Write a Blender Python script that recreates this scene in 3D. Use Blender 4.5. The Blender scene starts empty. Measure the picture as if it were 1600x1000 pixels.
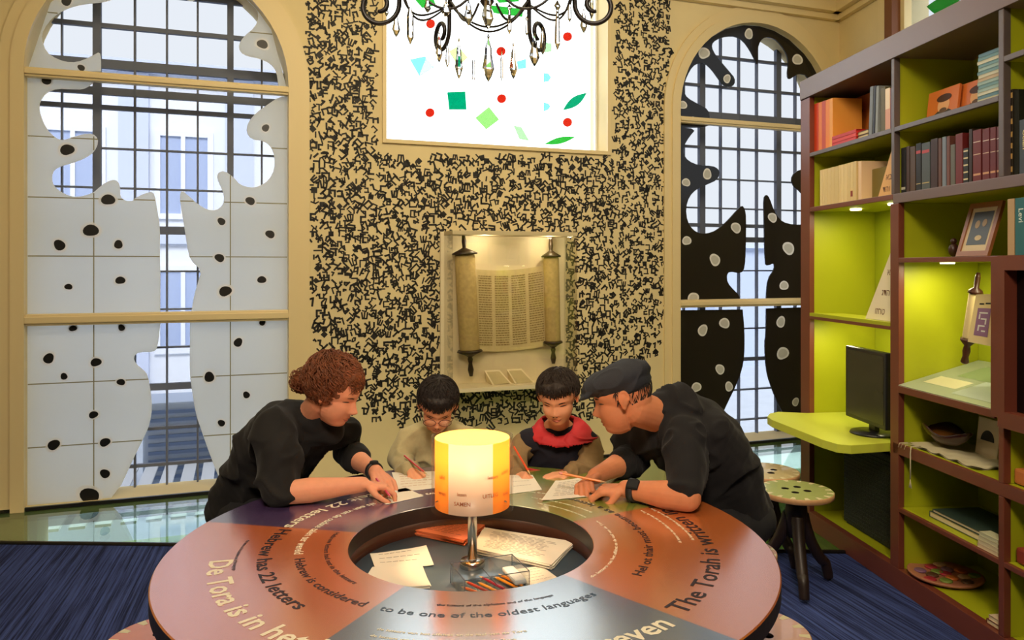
import bpy, bmesh, math, random
from mathutils import Vector, Matrix, Euler, geometry, noise
PI = math.pi
R = math.radians
SC = bpy.context.scene
COL = SC.collection
V = Vector

# ------------------------------------------------------------------ camera, sky, exposure, lights
EYE = 1.5
cam = bpy.data.cameras.new('camera'); cam.sensor_width = 36; cam.lens = 27.0
cam.shift_y = -0.05125; cam.clip_start = 0.02
camo = bpy.data.objects.new('camera', cam); COL.objects.link(camo)
camo.location = (0, 0, EYE); camo.rotation_euler = (PI / 2, 0, 0)
SC.camera = camo
SC.view_settings.view_transform = 'Standard'; SC.view_settings.look = 'None'
SC.view_settings.exposure = 0.0; SC.view_settings.gamma = 1; SC.view_settings.use_curve_mapping = False

world = bpy.data.worlds.new('sky'); SC.world = world; world.use_nodes = True
bg = world.node_tree.nodes['Background']; bg.inputs[0].default_value = (0.90, 0.95, 1.0, 1); bg.inputs[1].default_value = 3.6

def area(name, loc, target, size, power, color, sy=None, spread=180):
    l = bpy.data.lights.new(name, 'AREA'); l.energy = power; l.color = color; l.size = size
    if sy: l.shape = 'RECTANGLE'; l.size_y = sy
    l.spread = R(spread)
    o = bpy.data.objects.new(name, l); COL.objects.link(o); o.location = loc
    o.rotation_euler = (V(target) - V(loc)).to_track_quat('-Z', 'Y').to_euler()
    return o
WARM = (1.0, 0.81, 0.50)
area('ceiling_and_fill_light', (-1.6, 2.6, 4.1), (-1.4, 4.6, 1.6), 0.7, 27, WARM)
area('ceiling_and_fill_light', (0.2, 2.9, 4.1), (0.2, 5.6, 1.6), 0.7, 44, WARM)
area('ceiling_and_fill_light', (1.6, 2.9, 4.1), (1.8, 6.0, 1.8), 0.7, 34, WARM)
area('ceiling_and_fill_light', (0.0, -0.8, 3.9), (0.0, 2.9, 0.9), 0.8, 40, (1.0, 0.82, 0.62), spread=90)  # unseen camera-side fill, added to brighten the faces and the table

# ------------------------------------------------------------------ photo geometry (focal length 1200 px, horizon at y=418)
F = 1200.0
def pix(x, y, Y): return V(((x - 800) / F * Y, Y, EYE + (418 - y) / F * Y))
def ground(x, y, z=0.0):
    Y = (EYE - z) * F / (y - 418); return V(((x - 800) / F * Y, Y, z))
P0 = V((-3.13, 4.69, 0)); U = V((0.9414, 0.3372, 0)); N = V((-0.3372, 0.9414, 0))   # window wall: start, along, outward
def W(s, z, off=0.0): return P0 + U * s + N * off + V((0, 0, z))
def wpx(x, y, off=0.0):
    k = (x - 800) / F; o = P0 + N * off
    s = (k * o.y - o.x) / (U.x - k * U.y); Y = o.y + U.y * s
    return (s, EYE + (418 - y) / F * Y)
SU = V((0.0995, -0.995, 0)); SN = V((0.995, 0.0995, 0)); S0 = V((1.70, 4.52, 0))    # bookcase: along towards the viewer, inward
def S(t, d, z): return S0 + SU * t + SN * d + V((0, 0, z))
def spx(x, y, d=0.0):
    k = (x - 800) / F; o = S0 + SN * d
    t = (k * o.y - o.x) / (SU.x - k * SU.y); Y = o.y + SU.y * t
    return (t, EYE + (418 - y) / F * Y)
def frame(o, x, y, z):   # matrix with the given axes and origin
    m = Matrix.Identity(4)
    for i, a in enumerate((x, y, z)):
        for j in range(3): m[j][i] = a[j]
    for j in range(3): m[j][3] = o[j]
    return m
WM = lambda off=0.0: frame(W(0, 0, off), U, V((0, 0, 1)), N)       # 2D (s, z) + thickness outward
SM = lambda d=0.0: frame(S(0, d, 0), SU, V((0, 0, 1)), SN)

# ------------------------------------------------------------------ materials
MATS = {}
def lin(c):
    return tuple((v / 12.92 if v <= 0.04045 else ((v + 0.055) / 1.055) ** 2.4) for v in (x / 255.0 for x in c))
def mat(name, col, rough=0.6, metal=0.0, spec=0.5, noise_amt=0.0, nscale=20, bump=0.0, bscale=60, emis=None, estr=0, ior=1.5, coat=0, trans=0, sss=0, sheen=0, alpha=1):
    if name in MATS: return MATS[name]
    m = bpy.data.materials.new(name); m.use_nodes = True; nt = m.node_tree; b = nt.nodes['Principled BSDF']
    c = tuple(col) + (1,)
    b.inputs['Base Color'].default_value = c; b.inputs['Roughness'].default_value = rough
    b.inputs['Metallic'].default_value = metal; b.inputs['Specular IOR Level'].default_value = spec
    b.inputs['IOR'].default_value = ior; b.inputs['Coat Weight'].default_value = coat
    b.inputs['Transmission Weight'].default_value = trans
    if sss: b.inputs['Subsurface Weight'].default_value = sss; b.inputs['Subsurface Radius'].default_value = (.01, .004, .002)
    if sheen: b.inputs['Sheen Weight'].default_value = sheen
    if emis: b.inputs['Emission Color'].default_value = tuple(emis) + (1,); b.inputs['Emission Strength'].default_value = estr
    tc = nt.nodes.new('ShaderNodeTexCoord')
    if noise_amt:
        n = nt.nodes.new('ShaderNodeTexNoise'); n.inputs['Scale'].default_value = nscale; n.inputs['Detail'].default_value = 6
        nt.links.new(tc.outputs['Object'], n.inputs['Vector'])
        r = nt.nodes.new('ShaderNodeMapRange'); r.inputs[1].default_value = .3; r.inputs[2].default_value = .7
        r.inputs[3].default_value = 1 - noise_amt; r.inputs[4].default_value = 1 + noise_amt
        nt.links.new(n.outputs['Fac'], r.inputs[0])
        x = nt.nodes.new('ShaderNodeVectorMath'); x.operation = 'SCALE'; x.inputs[0].default_value = c[:3]
        nt.links.new(r.outputs[0], x.inputs['Scale']); nt.links.new(x.outputs[0], b.inputs['Base Color'])
    if bump:
        n = nt.nodes.new('ShaderNodeTexNoise'); n.inputs['Scale'].default_value = bscale; n.inputs['Detail'].default_value = 4
        nt.links.new(tc.outputs['Object'], n.inputs['Vector'])
        bp = nt.nodes.new('ShaderNodeBump'); bp.inputs['Strength'].default_value = bump; bp.inputs['Distance'].default_value = .01
        nt.links.new(n.outputs['Fac'], bp.inputs['Height']); nt.links.new(bp.outputs[0], b.inputs['Normal'])
    MATS[name] = m; return m
def pane_mat(name, tint, refl=1.0, rough=0.0):
    if name in MATS: return MATS[name]
    m = bpy.data.materials.new(name); m.use_nodes = True; nt = m.node_tree; nt.nodes.clear()
    o = nt.nodes.new('ShaderNodeOutputMaterial'); mx = nt.nodes.new('ShaderNodeMixShader')
    t = nt.nodes.new('ShaderNodeBsdfTransparent'); t.inputs[0].default_value = tuple(tint) + (1,)
    g = nt.nodes.new('ShaderNodeBsdfGlossy'); g.inputs['Roughness'].default_value = rough
    f = nt.nodes.new('ShaderNodeLayerWeight'); f.inputs[0].default_value = .5
    p = nt.nodes.new('ShaderNodeMath'); p.operation = 'POWER'; p.inputs[1].default_value = 5; nt.links.new(f.outputs['Facing'], p.inputs[0])
    k = nt.nodes.new('ShaderNodeMath'); k.operation = 'MULTIPLY_ADD'; k.inputs[1].default_value = .94 * refl; k.inputs[2].default_value = .045 * refl; k.use_clamp = True
    nt.links.new(p.outputs[0], k.inputs[0]); nt.links.new(k.outputs[0], mx.inputs[0])
    nt.links.new(t.outputs[0], mx.inputs[1]); nt.links.new(g.outputs[0], mx.inputs[2]); nt.links.new(mx.outputs[0], o.inputs[0])
    MATS[name] = m; return m
def translucent_mat(name, col, tr, fac):
    if name in MATS: return MATS[name]
    m = bpy.data.materials.new(name); m.use_nodes = True; nt = m.node_tree; b = nt.nodes['Principled BSDF']
    b.inputs['Base Color'].default_value = tuple(col) + (1,); b.inputs['Roughness'].default_value = .35
    t = nt.nodes.new('ShaderNodeBsdfTranslucent'); t.inputs[0].default_value = tuple(tr) + (1,)
    mx = nt.nodes.new('ShaderNodeMixShader'); mx.inputs[0].default_value = fac
    o = nt.nodes['Material Output']
    nt.links.new(b.outputs[0], mx.inputs[1]); nt.links.new(t.outputs[0], mx.inputs[2]); nt.links.new(mx.outputs[0], o.inputs[0])
    MATS[name] = m; return m
def stripe_mat(name, c1, c2, direction, scale, rough=.9, bump=.3):
    m = bpy.data.materials.new(name); m.use_nodes = True; nt = m.node_tree; b = nt.nodes['Principled BSDF']
    tc = nt.nodes.new('ShaderNodeTexCoord'); mp = nt.nodes.new('ShaderNodeMapping')
    m0 = nt.nodes.new('ShaderNodeMapping'); m0.inputs['Rotation'].default_value = (0, 0, direction)
    mp.inputs['Scale'].default_value = scale
    nt.links.new(tc.outputs['Object'], m0.inputs['Vector']); nt.links.new(m0.outputs[0], mp.inputs['Vector'])
    n = nt.nodes.new('ShaderNodeTexNoise'); n.inputs['Scale'].default_value = 1; n.inputs['Detail'].default_value = 5; n.inputs['Roughness'].default_value = .75
    nt.links.new(mp.outputs[0], n.inputs['Vector'])
    r = nt.nodes.new('ShaderNodeValToRGB'); r.color_ramp.elements[0].position = .40; r.color_ramp.elements[1].position = .60
    r.color_ramp.elements[0].color = tuple(c1) + (1,); r.color_ramp.elements[1].color = tuple(c2) + (1,)
    nt.links.new(n.outputs['Fac'], r.inputs[0]); nt.links.new(r.outputs[0], b.inputs['Base Color'])
    bp = nt.nodes.new('ShaderNodeBump'); bp.inputs['Strength'].default_value = bump; bp.inputs['Distance'].default_value = .005
    nt.links.new(n.outputs['Fac'], bp.inputs['Height']); nt.links.new(bp.outputs[0], b.inputs['Normal'])
    b.inputs['Roughness'].default_value = rough; b.inputs['Specular IOR Level'].default_value = .2
    MATS[name] = m; return m

# ------------------------------------------------------------------ mesh builder
class MB:
    def __init__(s): s.v = []; s.f = []; s.m = []; s.sm = []; s.mats = []
    def mi(s, m):
        if m not in s.mats: s.mats.append(m)
        return s.mats.index(m)
    def add(s, vs, fs, m, smooth=False):
        b = len(s.v); s.v += [V(p) for p in vs]; k = s.mi(m)
        for f in fs: s.f.append([b + i for i in f]); s.m.append(k); s.sm.append(smooth)
        return s
    def box(s, M, x0, x1, y0, y1, z0, z1, m):
        vs = [M @ V(p) for p in ((x0, y0, z0), (x1, y0, z0), (x1, y1, z0), (x0, y1, z0), (x0, y0, z1), (x1, y0, z1), (x1, y1, z1), (x0, y1, z1))]
        return s.add(vs, [(0, 3, 2, 1), (4, 5, 6, 7), (0, 1, 5, 4), (1, 2, 6, 5), (2, 3, 7, 6), (3, 0, 4, 7)], m)
    def rbox(s, M, x0, x1, y0, y1, z0, z1, m, b=.003):     # box with chamfered edges
        bm = bmesh.new(); bmesh.ops.create_cube(bm, size=1)
        for v in bm.verts: v.co = V(((x0 + x1) / 2 + v.co.x * (x1 - x0), (y0 + y1) / 2 + v.co.y * (y1 - y0), (z0 + z1) / 2 + v.co.z * (z1 - z0)))
        b = min(b, abs(x1 - x0) * .4, abs(y1 - y0) * .4, abs(z1 - z0) * .4)
        bmesh.ops.bevel(bm, geom=list(bm.edges), offset=b, segments=2, affect='EDGES', profile=.6)
        return s.bm(bm, m, M)
    def bm(s, bm, m, M=None, smooth=False):
        bm.verts.index_update(); M = M or Matrix.Identity(4)
        s.add([M @ v.co for v in bm.verts], [[v.index for v in f.verts] for f in bm.faces], m, smooth); bm.free(); return s
    def prism(s, loops, M, t0, t1, m, side=None):          # loops: outer + holes, 2D; extruded t0..t1
        side = side or m
        L = [[V((p[0], p[1], 0)) for p in lp] for lp in loops]
        tris = geometry.tessellate_polygon(L); flat = [p for lp in L for p in lp]; n = len(flat)
        vs = [M @ V((p.x, p.y, t0)) for p in flat] + [M @ V((p.x, p.y, t1)) for p in flat]
        s.add(vs, [tuple(t) for t in tris], m) if False else None
        b = len(s.v); s.v += vs; k = s.mi(m); k2 = s.mi(side)
        for t in tris:
            a, c, d = [flat[i] for i in t]
            ccw = (c - a).cross(d - a).z > 0
            tt = list(t) if ccw else list(t)[::-1]
            s.f.append([b + i for i in tt[::-1]]); s.m.append(k); s.sm.append(False)
            s.f.append([b + n + i for i in tt]); s.m.append(k); s.sm.append(False)
        q = 0
        for lp in L:
            ar = sum(lp[i].x * lp[(i + 1) % len(lp)].y - lp[(i + 1) % len(lp)].x * lp[i].y for i in range(len(lp)))
            flip = (ar < 0) != (lp is not L[0])
            for i in range(len(lp)):
                j = (i + 1) % len(lp); f = [b + q + i, b + q + j, b + n + q + j, b + n + q + i]
                s.f.append(f[::-1] if flip else f); s.m.append(k2); s.sm.append(False)
            q += len(lp)
        return s
    def tube(s, pts, r, m, seg=8, closed=False, flat=1.0):
        pts = [V(p) for p in pts]; n = len(pts); rr = r if isinstance(r, (list, tuple)) else [r] * n
        t0 = (pts[1] - pts[0]).normalized(); up = V((0, 0, 1)) if abs(t0.z) < .9 else V((1, 0, 0))
        nx = t0.cross(up).normalized(); vs = []
        for i, p in enumerate(pts):
            if closed: t = (pts[(i + 1) % n] - pts[i - 1]).normalized()
            else: t = (pts[min(i + 1, n - 1)] - pts[max(i - 1, 0)]).normalized()
            nx = (nx - t * nx.dot(t)); nx = nx.normalized() if nx.length > 1e-6 else t.orthogonal().normalized()
            ny = t.cross(nx)
            for k in range(seg):
                a = 2 * PI * k / seg; vs.append(p + nx * (math.cos(a) * rr[i]) + ny * (math.sin(a) * rr[i] * flat))
        fs = []
        for i in range(n if closed else n - 1):
            a = i * seg; b = ((i + 1) % n) * seg
            for k in range(seg): fs.append((a + k, a + (k + 1) % seg, b + (k + 1) % seg, b + k))
        if not closed: fs += [tuple(range(seg))[::-1], tuple(range((n - 1) * seg, n * seg))]
        return s.add(vs, fs, m, True)
    def lathe(s, prof, M, m, seg=32, smooth=True, cap=True):   # profile (r, z) around local z
        vs = [M @ V((r * math.cos(2 * PI * k / seg), r * math.sin(2 * PI * k / seg), z)) for r, z in prof for k in range(seg)]
        fs = [(i * seg + k, i * seg + (k + 1) % seg, (i + 1) * seg + (k + 1) % seg, (i + 1) * seg + k) for i in range(len(prof) - 1) for k in range(seg)]
        if cap: fs += [tuple(range(seg))[::-1], tuple(range((len(prof) - 1) * seg, len(prof) * seg))]
        return s.add(vs, fs, m, smooth)
    def ell(s, c, A, rad, m, nu=20, nv=12):                    # ellipsoid: centre, 3x3 axes, radii
        vs = []; fs = []
        for j in range(1, nv):
            th = PI * j / nv
            for i in range(nu):
                ph = 2 * PI * i / nu
                vs.append(V(c) + A @ V((rad[0] * math.sin(th) * math.cos(ph), rad[1] * math.sin(th) * math.sin(ph), rad[2] * math.cos(th))))
        for j in range(nv - 2):
            for i in range(nu): fs.append((j * nu + i, (j + 1) * nu + i, (j + 1) * nu + (i + 1) % nu, j * nu + (i + 1) % nu))
        vs += [V(c) + A @ V((0, 0, rad[2])), V(c) - A @ V((0, 0, rad[2]))]; a = len(vs) - 2
        fs += [(a, i, (i + 1) % nu) for i in range(nu)] + [(a + 1, (nv - 2) * nu + (i + 1) % nu, (nv - 2) * nu + i) for i in range(nu)]
        return s.add(vs, fs, m, True)
    def cap(s, a, b, ra, rb, m, seg=14):                        # round cone (closed capsule)
        a = V(a); b = V(b); d = b - a; L = d.length; d.normalize(); q = d.to_track_quat('Z', 'Y').to_matrix()
        prof = []
        for k in range(5): th = -PI / 2 + (PI / 2) * k / 4 + .001; prof.append((ra * math.cos(th) + 1e-5, ra * math.sin(th)))
        for k in range(5): th = (PI / 2) * k / 4 - .001 * (k == 4); prof.append((rb * math.cos(th) + 1e-5, L + rb * math.sin(th)))
        return s.lathe(prof, Matrix.Translation(a) @ q.to_4x4(), m, seg)
    def build(s, name, parent=None, kind=None, label=None, cat=None, group=None, origin=None):
        if parent is not None: org = V(ORG[parent.name])
        elif origin is not None: org = V(origin)
        elif kind == 'structure': org = V((0, 0, 0))
        else:
            xs = [p.x for p in s.v]; ys = [p.y for p in s.v]; org = V(((min(xs) + max(xs)) / 2, (min(ys) + max(ys)) / 2, min(p.z for p in s.v)))
        me = bpy.data.meshes.new(name); me.from_pydata([p - org for p in s.v], [], s.f)
        for m in s.mats: me.materials.append(m)
        me.polygons.foreach_set('material_index', s.m); me.polygons.foreach_set('use_smooth', s.sm); me.update()
        o = bpy.data.objects.new(name, me); COL.objects.link(o); ORG[o.name] = tuple(org)
        if parent is not None: o.parent = parent
        else: o.location = org
        tag(o, label, cat, group, kind); return o
ORG = {}
def tag(o, label=None, cat=None, group=None, kind=None):
    if label: o['label'] = label
    if cat: o['category'] = cat
    if group: o['group'] = group
    if kind: o['kind'] = kind
    return o
def thing(name, loc, label, cat, group=None):
    o = bpy.data.objects.new(name, None); COL.objects.link(o); o.location = loc; ORG[o.name] = tuple(loc)
    o.empty_display_size = .05
    return tag(o, label, cat, group)
def copy_tree(o, parent=None):
    c = o.copy(); COL.objects.link(c); c.parent = parent
    for ch in [x for x in SC.objects if x.parent == o]: copy_tree(ch, c)
    return c
I4 = Matrix.Identity(4)
def smooth_loop(pts, it=1):     # Chaikin rounding of a closed outline
    for _ in range(it):
        out = []
        for i, p in enumerate(pts):
            q = pts[(i + 1) % len(pts)]
            out += [(p[0] * .75 + q[0] * .25, p[1] * .75 + q[1] * .25), (p[0] * .25 + q[0] * .75, p[1] * .25 + q[1] * .75)]
        pts = out
    return pts
def smooth_open(pts, it=1):
    for _ in range(it):
        out = [pts[0]]
        for i in range(len(pts) - 1):
            p, q = pts[i], pts[i + 1]
            out += [tuple(p[k] * .75 + q[k] * .25 for k in range(len(p))), tuple(p[k] * .25 + q[k] * .75 for k in range(len(p)))]
        pts = out + [pts[-1]]
    return pts
def text_mesh(body, size, align='LEFT', bold=0.0, spacing=1.0):
    c = bpy.data.curves.new('tmp', 'FONT'); c.body = body; c.size = size; c.align_x = align; c.offset = bold; c.resolution_u = 2
    c.space_character = spacing
    o = bpy.data.objects.new('tmp', c); COL.objects.link(o)
    me = bpy.data.meshes.new_from_object(o.evaluated_get(bpy.context.evaluated_depsgraph_get()))
    vs = [v.co.copy() for v in me.vertices]; fs = [list(p.vertices) for p in me.polygons]
    bpy.data.objects.remove(o); bpy.data.curves.remove(c); bpy.data.meshes.remove(me)
    return vs, fs
# ------------------------------------------------------------------ the setting
m_wall = mat('wall_cream', lin((226, 208, 160)), .85, noise_amt=.05, nscale=3, bump=.05)
m_trim = mat('trim_cream', lin((228, 208, 158)), .45, bump=.02)
m_ceil = mat('ceiling_paint', lin((200, 190, 150)), .9)
m_carpet = stripe_mat('carpet_blue', lin((22, 28, 62)), lin((66, 82, 142)), R(-16), (75, 1.2, 1), .95, .4)
m_black = mat('black_paint', (.008, .008, .008), .35)
m_blackgloss = mat('black_panel', (.012, .010, .008), .18, spec=.4)
m_ink = mat('mural_ink', (.012, .010, .008), .6)
m_white = mat('white_paint', (.8, .8, .78), .4)
m_steel = mat('glazing_bar', (.13, .15, .21), .7)
m_tint = pane_mat('window_glass', (.50, .502, .51), 0.0)
m_clear = pane_mat('clear_glass', (.97, .98, .97))
m_panel = translucent_mat('frosted_panel', (.90, .96, .94), (1.0, 1.0, .97), .80)
m_joint = mat('panel_joint', lin((150, 145, 110)), .6)
ZC = 4.25

wl = MB()
def arch_loop(c, r, z0, zs, n=28, grow=0.0):
    return [(c - r - grow, z0)] + [(c - (r + grow) * math.cos(PI * i / n), zs + (r + grow) * math.sin(PI * i / n)) for i in range(n + 1)] + [(c + r + grow, z0)]
CL, CR_, RAD, ZS = 0.917, 5.555, 0.78, 2.735
WINL = arch_loop(CL, RAD, 0.02, ZS); WINR = arch_loop(CR_, RAD, 0.02, 2.80)
CW = (2.369, 4.121, 2.418, 4.05)
wl.prism([[(-1.6, -.56), (6.433, -.56), (6.433, ZC), (-1.6, ZC)], WINL, WINR, [(.2, -.5), (1.65, -.5), (1.65, -.05), (.2, -.05)], [(4.85, -.5), (6.3, -.5), (6.3, -.05), (4.85, -.05)], [(CW[0], CW[2]), (CW[1], CW[2]), (CW[1], CW[3]), (CW[0], CW[3])]], WM(), 0.0, .30, m_wall)  # low openings under the arches are added to let daylight into the pit
wl.build('wall_back', kind='structure')
# side walls, rear wall, ceiling
A = W(-1.6, 0); Bc = W(6.433, 0)
def vwall(name, a, b, z0, z1, th, m, holes=()):
    d = (b - a); L = d.length; d.normalize(); n = V((-d.y, d.x, 0))
    mb = MB(); mb.prism([[(0, z0), (L, z0), (L, z1), (0, z1)]] + list(holes), frame(a, d, V((0, 0, 1)), n), 0, th, m); return mb.build(name, kind='structure')
lw_end = A - N * 7.5
vwall('wall_left', lw_end, A, -.35, ZC, .2, m_wall)
rw_end = Bc + SU * 9.0
RW_HOLE = (0.95, 3.4, 2.2, 3.95)
vwall('wall_right', Bc, rw_end, -.35, ZC, .2, m_wall, [[(RW_HOLE[0], RW_HOLE[2]), (RW_HOLE[1], RW_HOLE[2]), (RW_HOLE[1], RW_HOLE[3]), (RW_HOLE[0], RW_HOLE[3])]])
vwall('wall_front', rw_end, lw_end, -.35, ZC, .2, m_wall)
mb = MB(); pl = [A - U * .2 + N * .3, Bc + U * .2 + N * .3, rw_end + V((.3, -.3, 0)), lw_end + V((-.3, -.3, 0))]
mb.prism([[(p.x, p.y) for p in pl]], I4, ZC, ZC + .2, m_ceil); mb.build('ceiling', kind='structure')
# carpet floor and the glass strip along the window wall
def gy(x): return 4.13 - .03 * (x + 1)
mb = MB(); mb.prism([[(-4.2 - .6, gy(-4.8)), (-6.5, -3.2), (4.4, -3.2), (4.0, gy(4.0))]], I4, -.35, 0, m_carpet); mb.build('floor', kind='structure')
m_green = mat('pit_green', lin((140, 165, 62)), .7, noise_amt=.1, nscale=2)
m_pitwall = mat('pit_white', lin((190, 205, 170)), .7)
mb = MB(); e0 = W(-1.6, 0, .3); e1 = W(6.4, 0, .3)
mb.prism([[(-5.2, 3.9), (3.6, 3.9), (e1.x, e1.y), (e0.x, e0.y)]], I4, -.55, -.35, m_green); mb.build('floor_lower', kind='structure')
m_gfloor = pane_mat('floor_glass', (.78, .91, .82), 1.6, .0)
mb = MB(); g0 = W(-1.6, 0); g1 = W(6.433, 0)
mb.prism([[(-4.6, gy(-4.6)), (3.2, gy(3.2)), (g1.x, g1.y - .005), (g0.x, g0.y - .005)]], I4, -.02, -.001, m_gfloor); mb.build('floor_glass', kind='structure')
mb = MB()
mb.tube([(-4.8, gy(-4.8) - .01, .002), (3.6, gy(3.6) - .01, .002)], .014, m_black, 6); mb.build('trim_1', kind='structure')
mb = MB(); mb.box(WM(), -1.6, 6.43, .0, .022, -.02, 0.0, m_black); mb.build('trim_2', kind='structure')
mb = MB()   # painted channels and beams seen under the glass
mb.box(frame(V((-2.15, 4.1, -.34)), V((.72, .69, 0)), V((-.69, .72, 0)), V((0, 0, 1))), 0, 1.6, -.07, .07, 0, .12, mat('channel', lin((120, 140, 150)), .3))
mb.build('trim_3', kind='structure')
mb = MB(); mb.box(I4, -6, 5, 3.86, 4.1, -.55, -.3, m_pitwall); mb.build('trim_4', kind='structure')
# cornice
mb = MB()
for z0, z1, p in ((3.69, 3.74, .05), (3.74, 3.86, .11), (3.86, 3.95, .2), (3.95, ZC, .28)):
    mb.box(WM(), -1.6, 6.40, z0, z1, -p, 0, m_trim)
mb.build('trim_5', kind='structure')
mb = MB(); MR = frame(Bc, SU, V((0, 0, 1)), SN)
for z0, z1, p in ((3.69, 3.74, .05), (3.74, 3.86, .11), (3.86, 3.95, .2), (3.95, ZC, .28)):
    mb.box(MR, .0, .70, z0, z1, -p, 0, m_trim)
mb.build('trim_6', kind='structure')

# ---- arched windows
def px2(lst, off): return [wpx(x, y, off) for x, y in lst]
def round_pts(pts, n=2): return smooth_loop(pts, n)
def blob(mb, s, z, rx, rz, M, t, th, m, seed, n=18):
    rnd = random.Random(seed); ph = rnd.random() * 6; a0 = rnd.random() * PI
    lp = []
    for i in range(n):
        a = 2 * PI * i / n; r = 1 + .10 * math.sin(2 * a + ph) + .05 * math.sin(3 * a + ph * 2)
        lp.append((s + rx * r * math.cos(a), z + rz * r * math.sin(a)))
    mb.prism([lp], M, t, t - th, m)
def clip_arch(pts, c, r, zs):
    out = []
    for s, z in pts:
        s = max(c - r, min(c + r, s))
        if z > zs:
            d = math.hypot(s - c, z - zs)
            if d > r: s = c + (s - c) * r / d; z = zs + (z - zs) * r / d
        out.append((s, max(z, .024)))
    return out
def arched_window(name, c, zs, t1, t2, vert, hor, panels, m_pan, dots, dot_mats, joints):
    f = MB(); Mw = WM()
    for g0, g1, p in ((0, .075, .035), (.075, .14, .02)):
        f.prism([arch_loop(c, RAD, .0, zs, grow=g1), ] if False else [arch_loop(c, RAD, .0, zs, grow=g1) + arch_loop(c, RAD, .0, zs, grow=g0 + .0)[::-1]], Mw, -p, .0, m_trim)
    for z0, z1 in (t1, t2):
        f.rbox(Mw, c - RAD, c + RAD, z0, z1, -.03, .03, m_trim, .008); f.rbox(Mw, c - RAD, c + RAD, z0 + .015, z1 - .015, -.042, -.02, m_trim, .006)
    w = f.build(name, kind='structure')
    g = MB(); Mg = WM(.27)
    for s, wd in vert: g.box(Mg, s - wd / 2, s + wd / 2, .0, zs + RAD + .1, -.02, .02, m_steel)
    for z, h in hor: g.box(Mg, c - RAD - .25, c + RAD + .25, z - h / 2, z + h / 2, -.017, .017, m_steel)
    g.build('glazing_grid', w, kind='structure')
    p = MB(); p.prism([arch_loop(c, RAD + .3, -.2, zs)], WM(.30), 0, .006, m_tint); p.build('pane', w, kind='structure')
    for outline in panels:
        q = MB(); pts = clip_arch(outline, c, RAD - .004, zs)
        q.prism([pts], WM(.03), 0, .012, m_pan)
        for k, (s, z, r) in enumerate(dots):
            if geometry.intersect_point_tri_2d is None: pass
            if inside(s, z, pts):
                blob(q, s, z, r * 1.38, r * 1.34, WM(.03), 0, .0008, dot_mats[0], k); blob(q, s, z, r, r * .95, WM(.03), -.0008, .0008, dot_mats[1], k)
        for (a, b) in joints:
            for piece in clip_seg(a, b, pts): 
                (s0, z0), (s1, z1) = piece
                q.box(WM(.03), min(s0, s1) - .0035, max(s0, s1) + .0035, min(z0, z1) - .0035, max(z0, z1) + .0035, -.0006, 0, m_joint)
        q.build('tree_panel', w, kind='structure')
    return w
def inside(x, y, pts):
    c = False; j = len(pts) - 1
    for i in range(len(pts)):
        xi, yi = pts[i]; xj, yj = pts[j]
        if (yi > y) != (yj > y) and x < (xj - xi) * (y - yi) / (yj - yi) + xi: c = not c
        j = i
    return c
def clip_seg(a, b, pts, n=160):
    out = []; start = None
    for i in range(n + 1):
        t = i / n; p = (a[0] + (b[0] - a[0]) * t, a[1] + (b[1] - a[1]) * t); ins = inside(p[0], p[1], pts)
        if ins and start is None: start = p
        if (not ins or i == n) and start is not None:
            if math.hypot(p[0] - start[0], p[1] - start[1]) > .02: out.append((start, prev))
            start = None
        prev = p
    return out
T1 = (2.676, 2.735); T2 = (1.139, 1.212)
L_top_l = [(40, 110), (157.5, 111), (157.5, 90), (155.4, 81), (147, 85.5), (129, 94.5), (111, 98), (90, 93), (72, 81), (64, 60), (67.5, 45), (81, 27), (102, 13.5), (129, 6), (162, 3), (180, -3), (215, -12), (250, -35), (256, -60), (252, -90), (150, -90), (40, -20)]
L_top_r = [(450, 142), (435, 141), (435, 133.5), (432, 111), (423, 99), (405, 90.6), (387, 87.6), (375, 81), (373, 69), (381, 57), (399, 42), (404, 27), (402, 15), (396, 3), (380, -12), (355, -20), (320, -14), (303, 2), (291, 0), (280, -20), (268, -50), (262, -90), (400, -90), (460, 0)]
L_mid_l = [(38, 119), (147, 127), (141, 133), (129, 139.5), (110, 139), (90, 138), (72, 144), (61.5, 159), (61, 170), (63, 180), (72, 201), (87, 216), (99, 219.5), (117, 213), (138, 208), (150, 211.5), (153.6, 222), (147, 237), (132, 247.5), (111, 255), (90, 261), (81, 270), (81, 285), (87, 294), (102, 304), (120, 308.5), (144, 302.5), (156, 292), (165, 285), (177, 280.5), (184.5, 283.5), (187.5, 292), (187.5, 307), (195, 313.6), (207, 314.5), (210, 310), (225, 302.5), (237, 299.5), (241.5, 304), (246, 331), (250, 355), (249.6, 400), (250.5, 430), (250, 492), (38, 493)]
L_mid_r = [(452, 150), (435, 152), (420, 162), (399, 177), (387, 192), (385, 207), (393, 217.5), (411, 219.6), (423, 228), (429, 243), (429, 264), (420, 282), (405, 291), (393, 293.5), (375, 289), (366, 278), (351, 266.4), (340, 270), (339, 279), (345, 292), (350, 304), (349.5, 319), (339, 328.6), (324, 328), (309, 319), (294, 305.5), (285, 298), (281, 303), (282, 319), (288, 355), (292.5, 385), (297, 406), (315, 422.5), (309, 442), (303, 463), (298.5, 490), (452, 488)]
L_low_l = [(38, 507), (250.5, 504), (246, 544), (240, 550), (219, 550), (210, 554.5), (209, 563.5), (216, 572.5), (224, 578), (231, 587), (235.5, 614), (237.6, 638), (234, 662), (228, 677), (210, 713), (195, 746), (174, 790), (38, 806)]
L_low_r = [(452, 500), (297, 502), (296.4, 565), (297, 590), (301.5, 620), (306, 647), (315, 674), (330, 716), (342, 746), (348, 772), (452, 764)]
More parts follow.
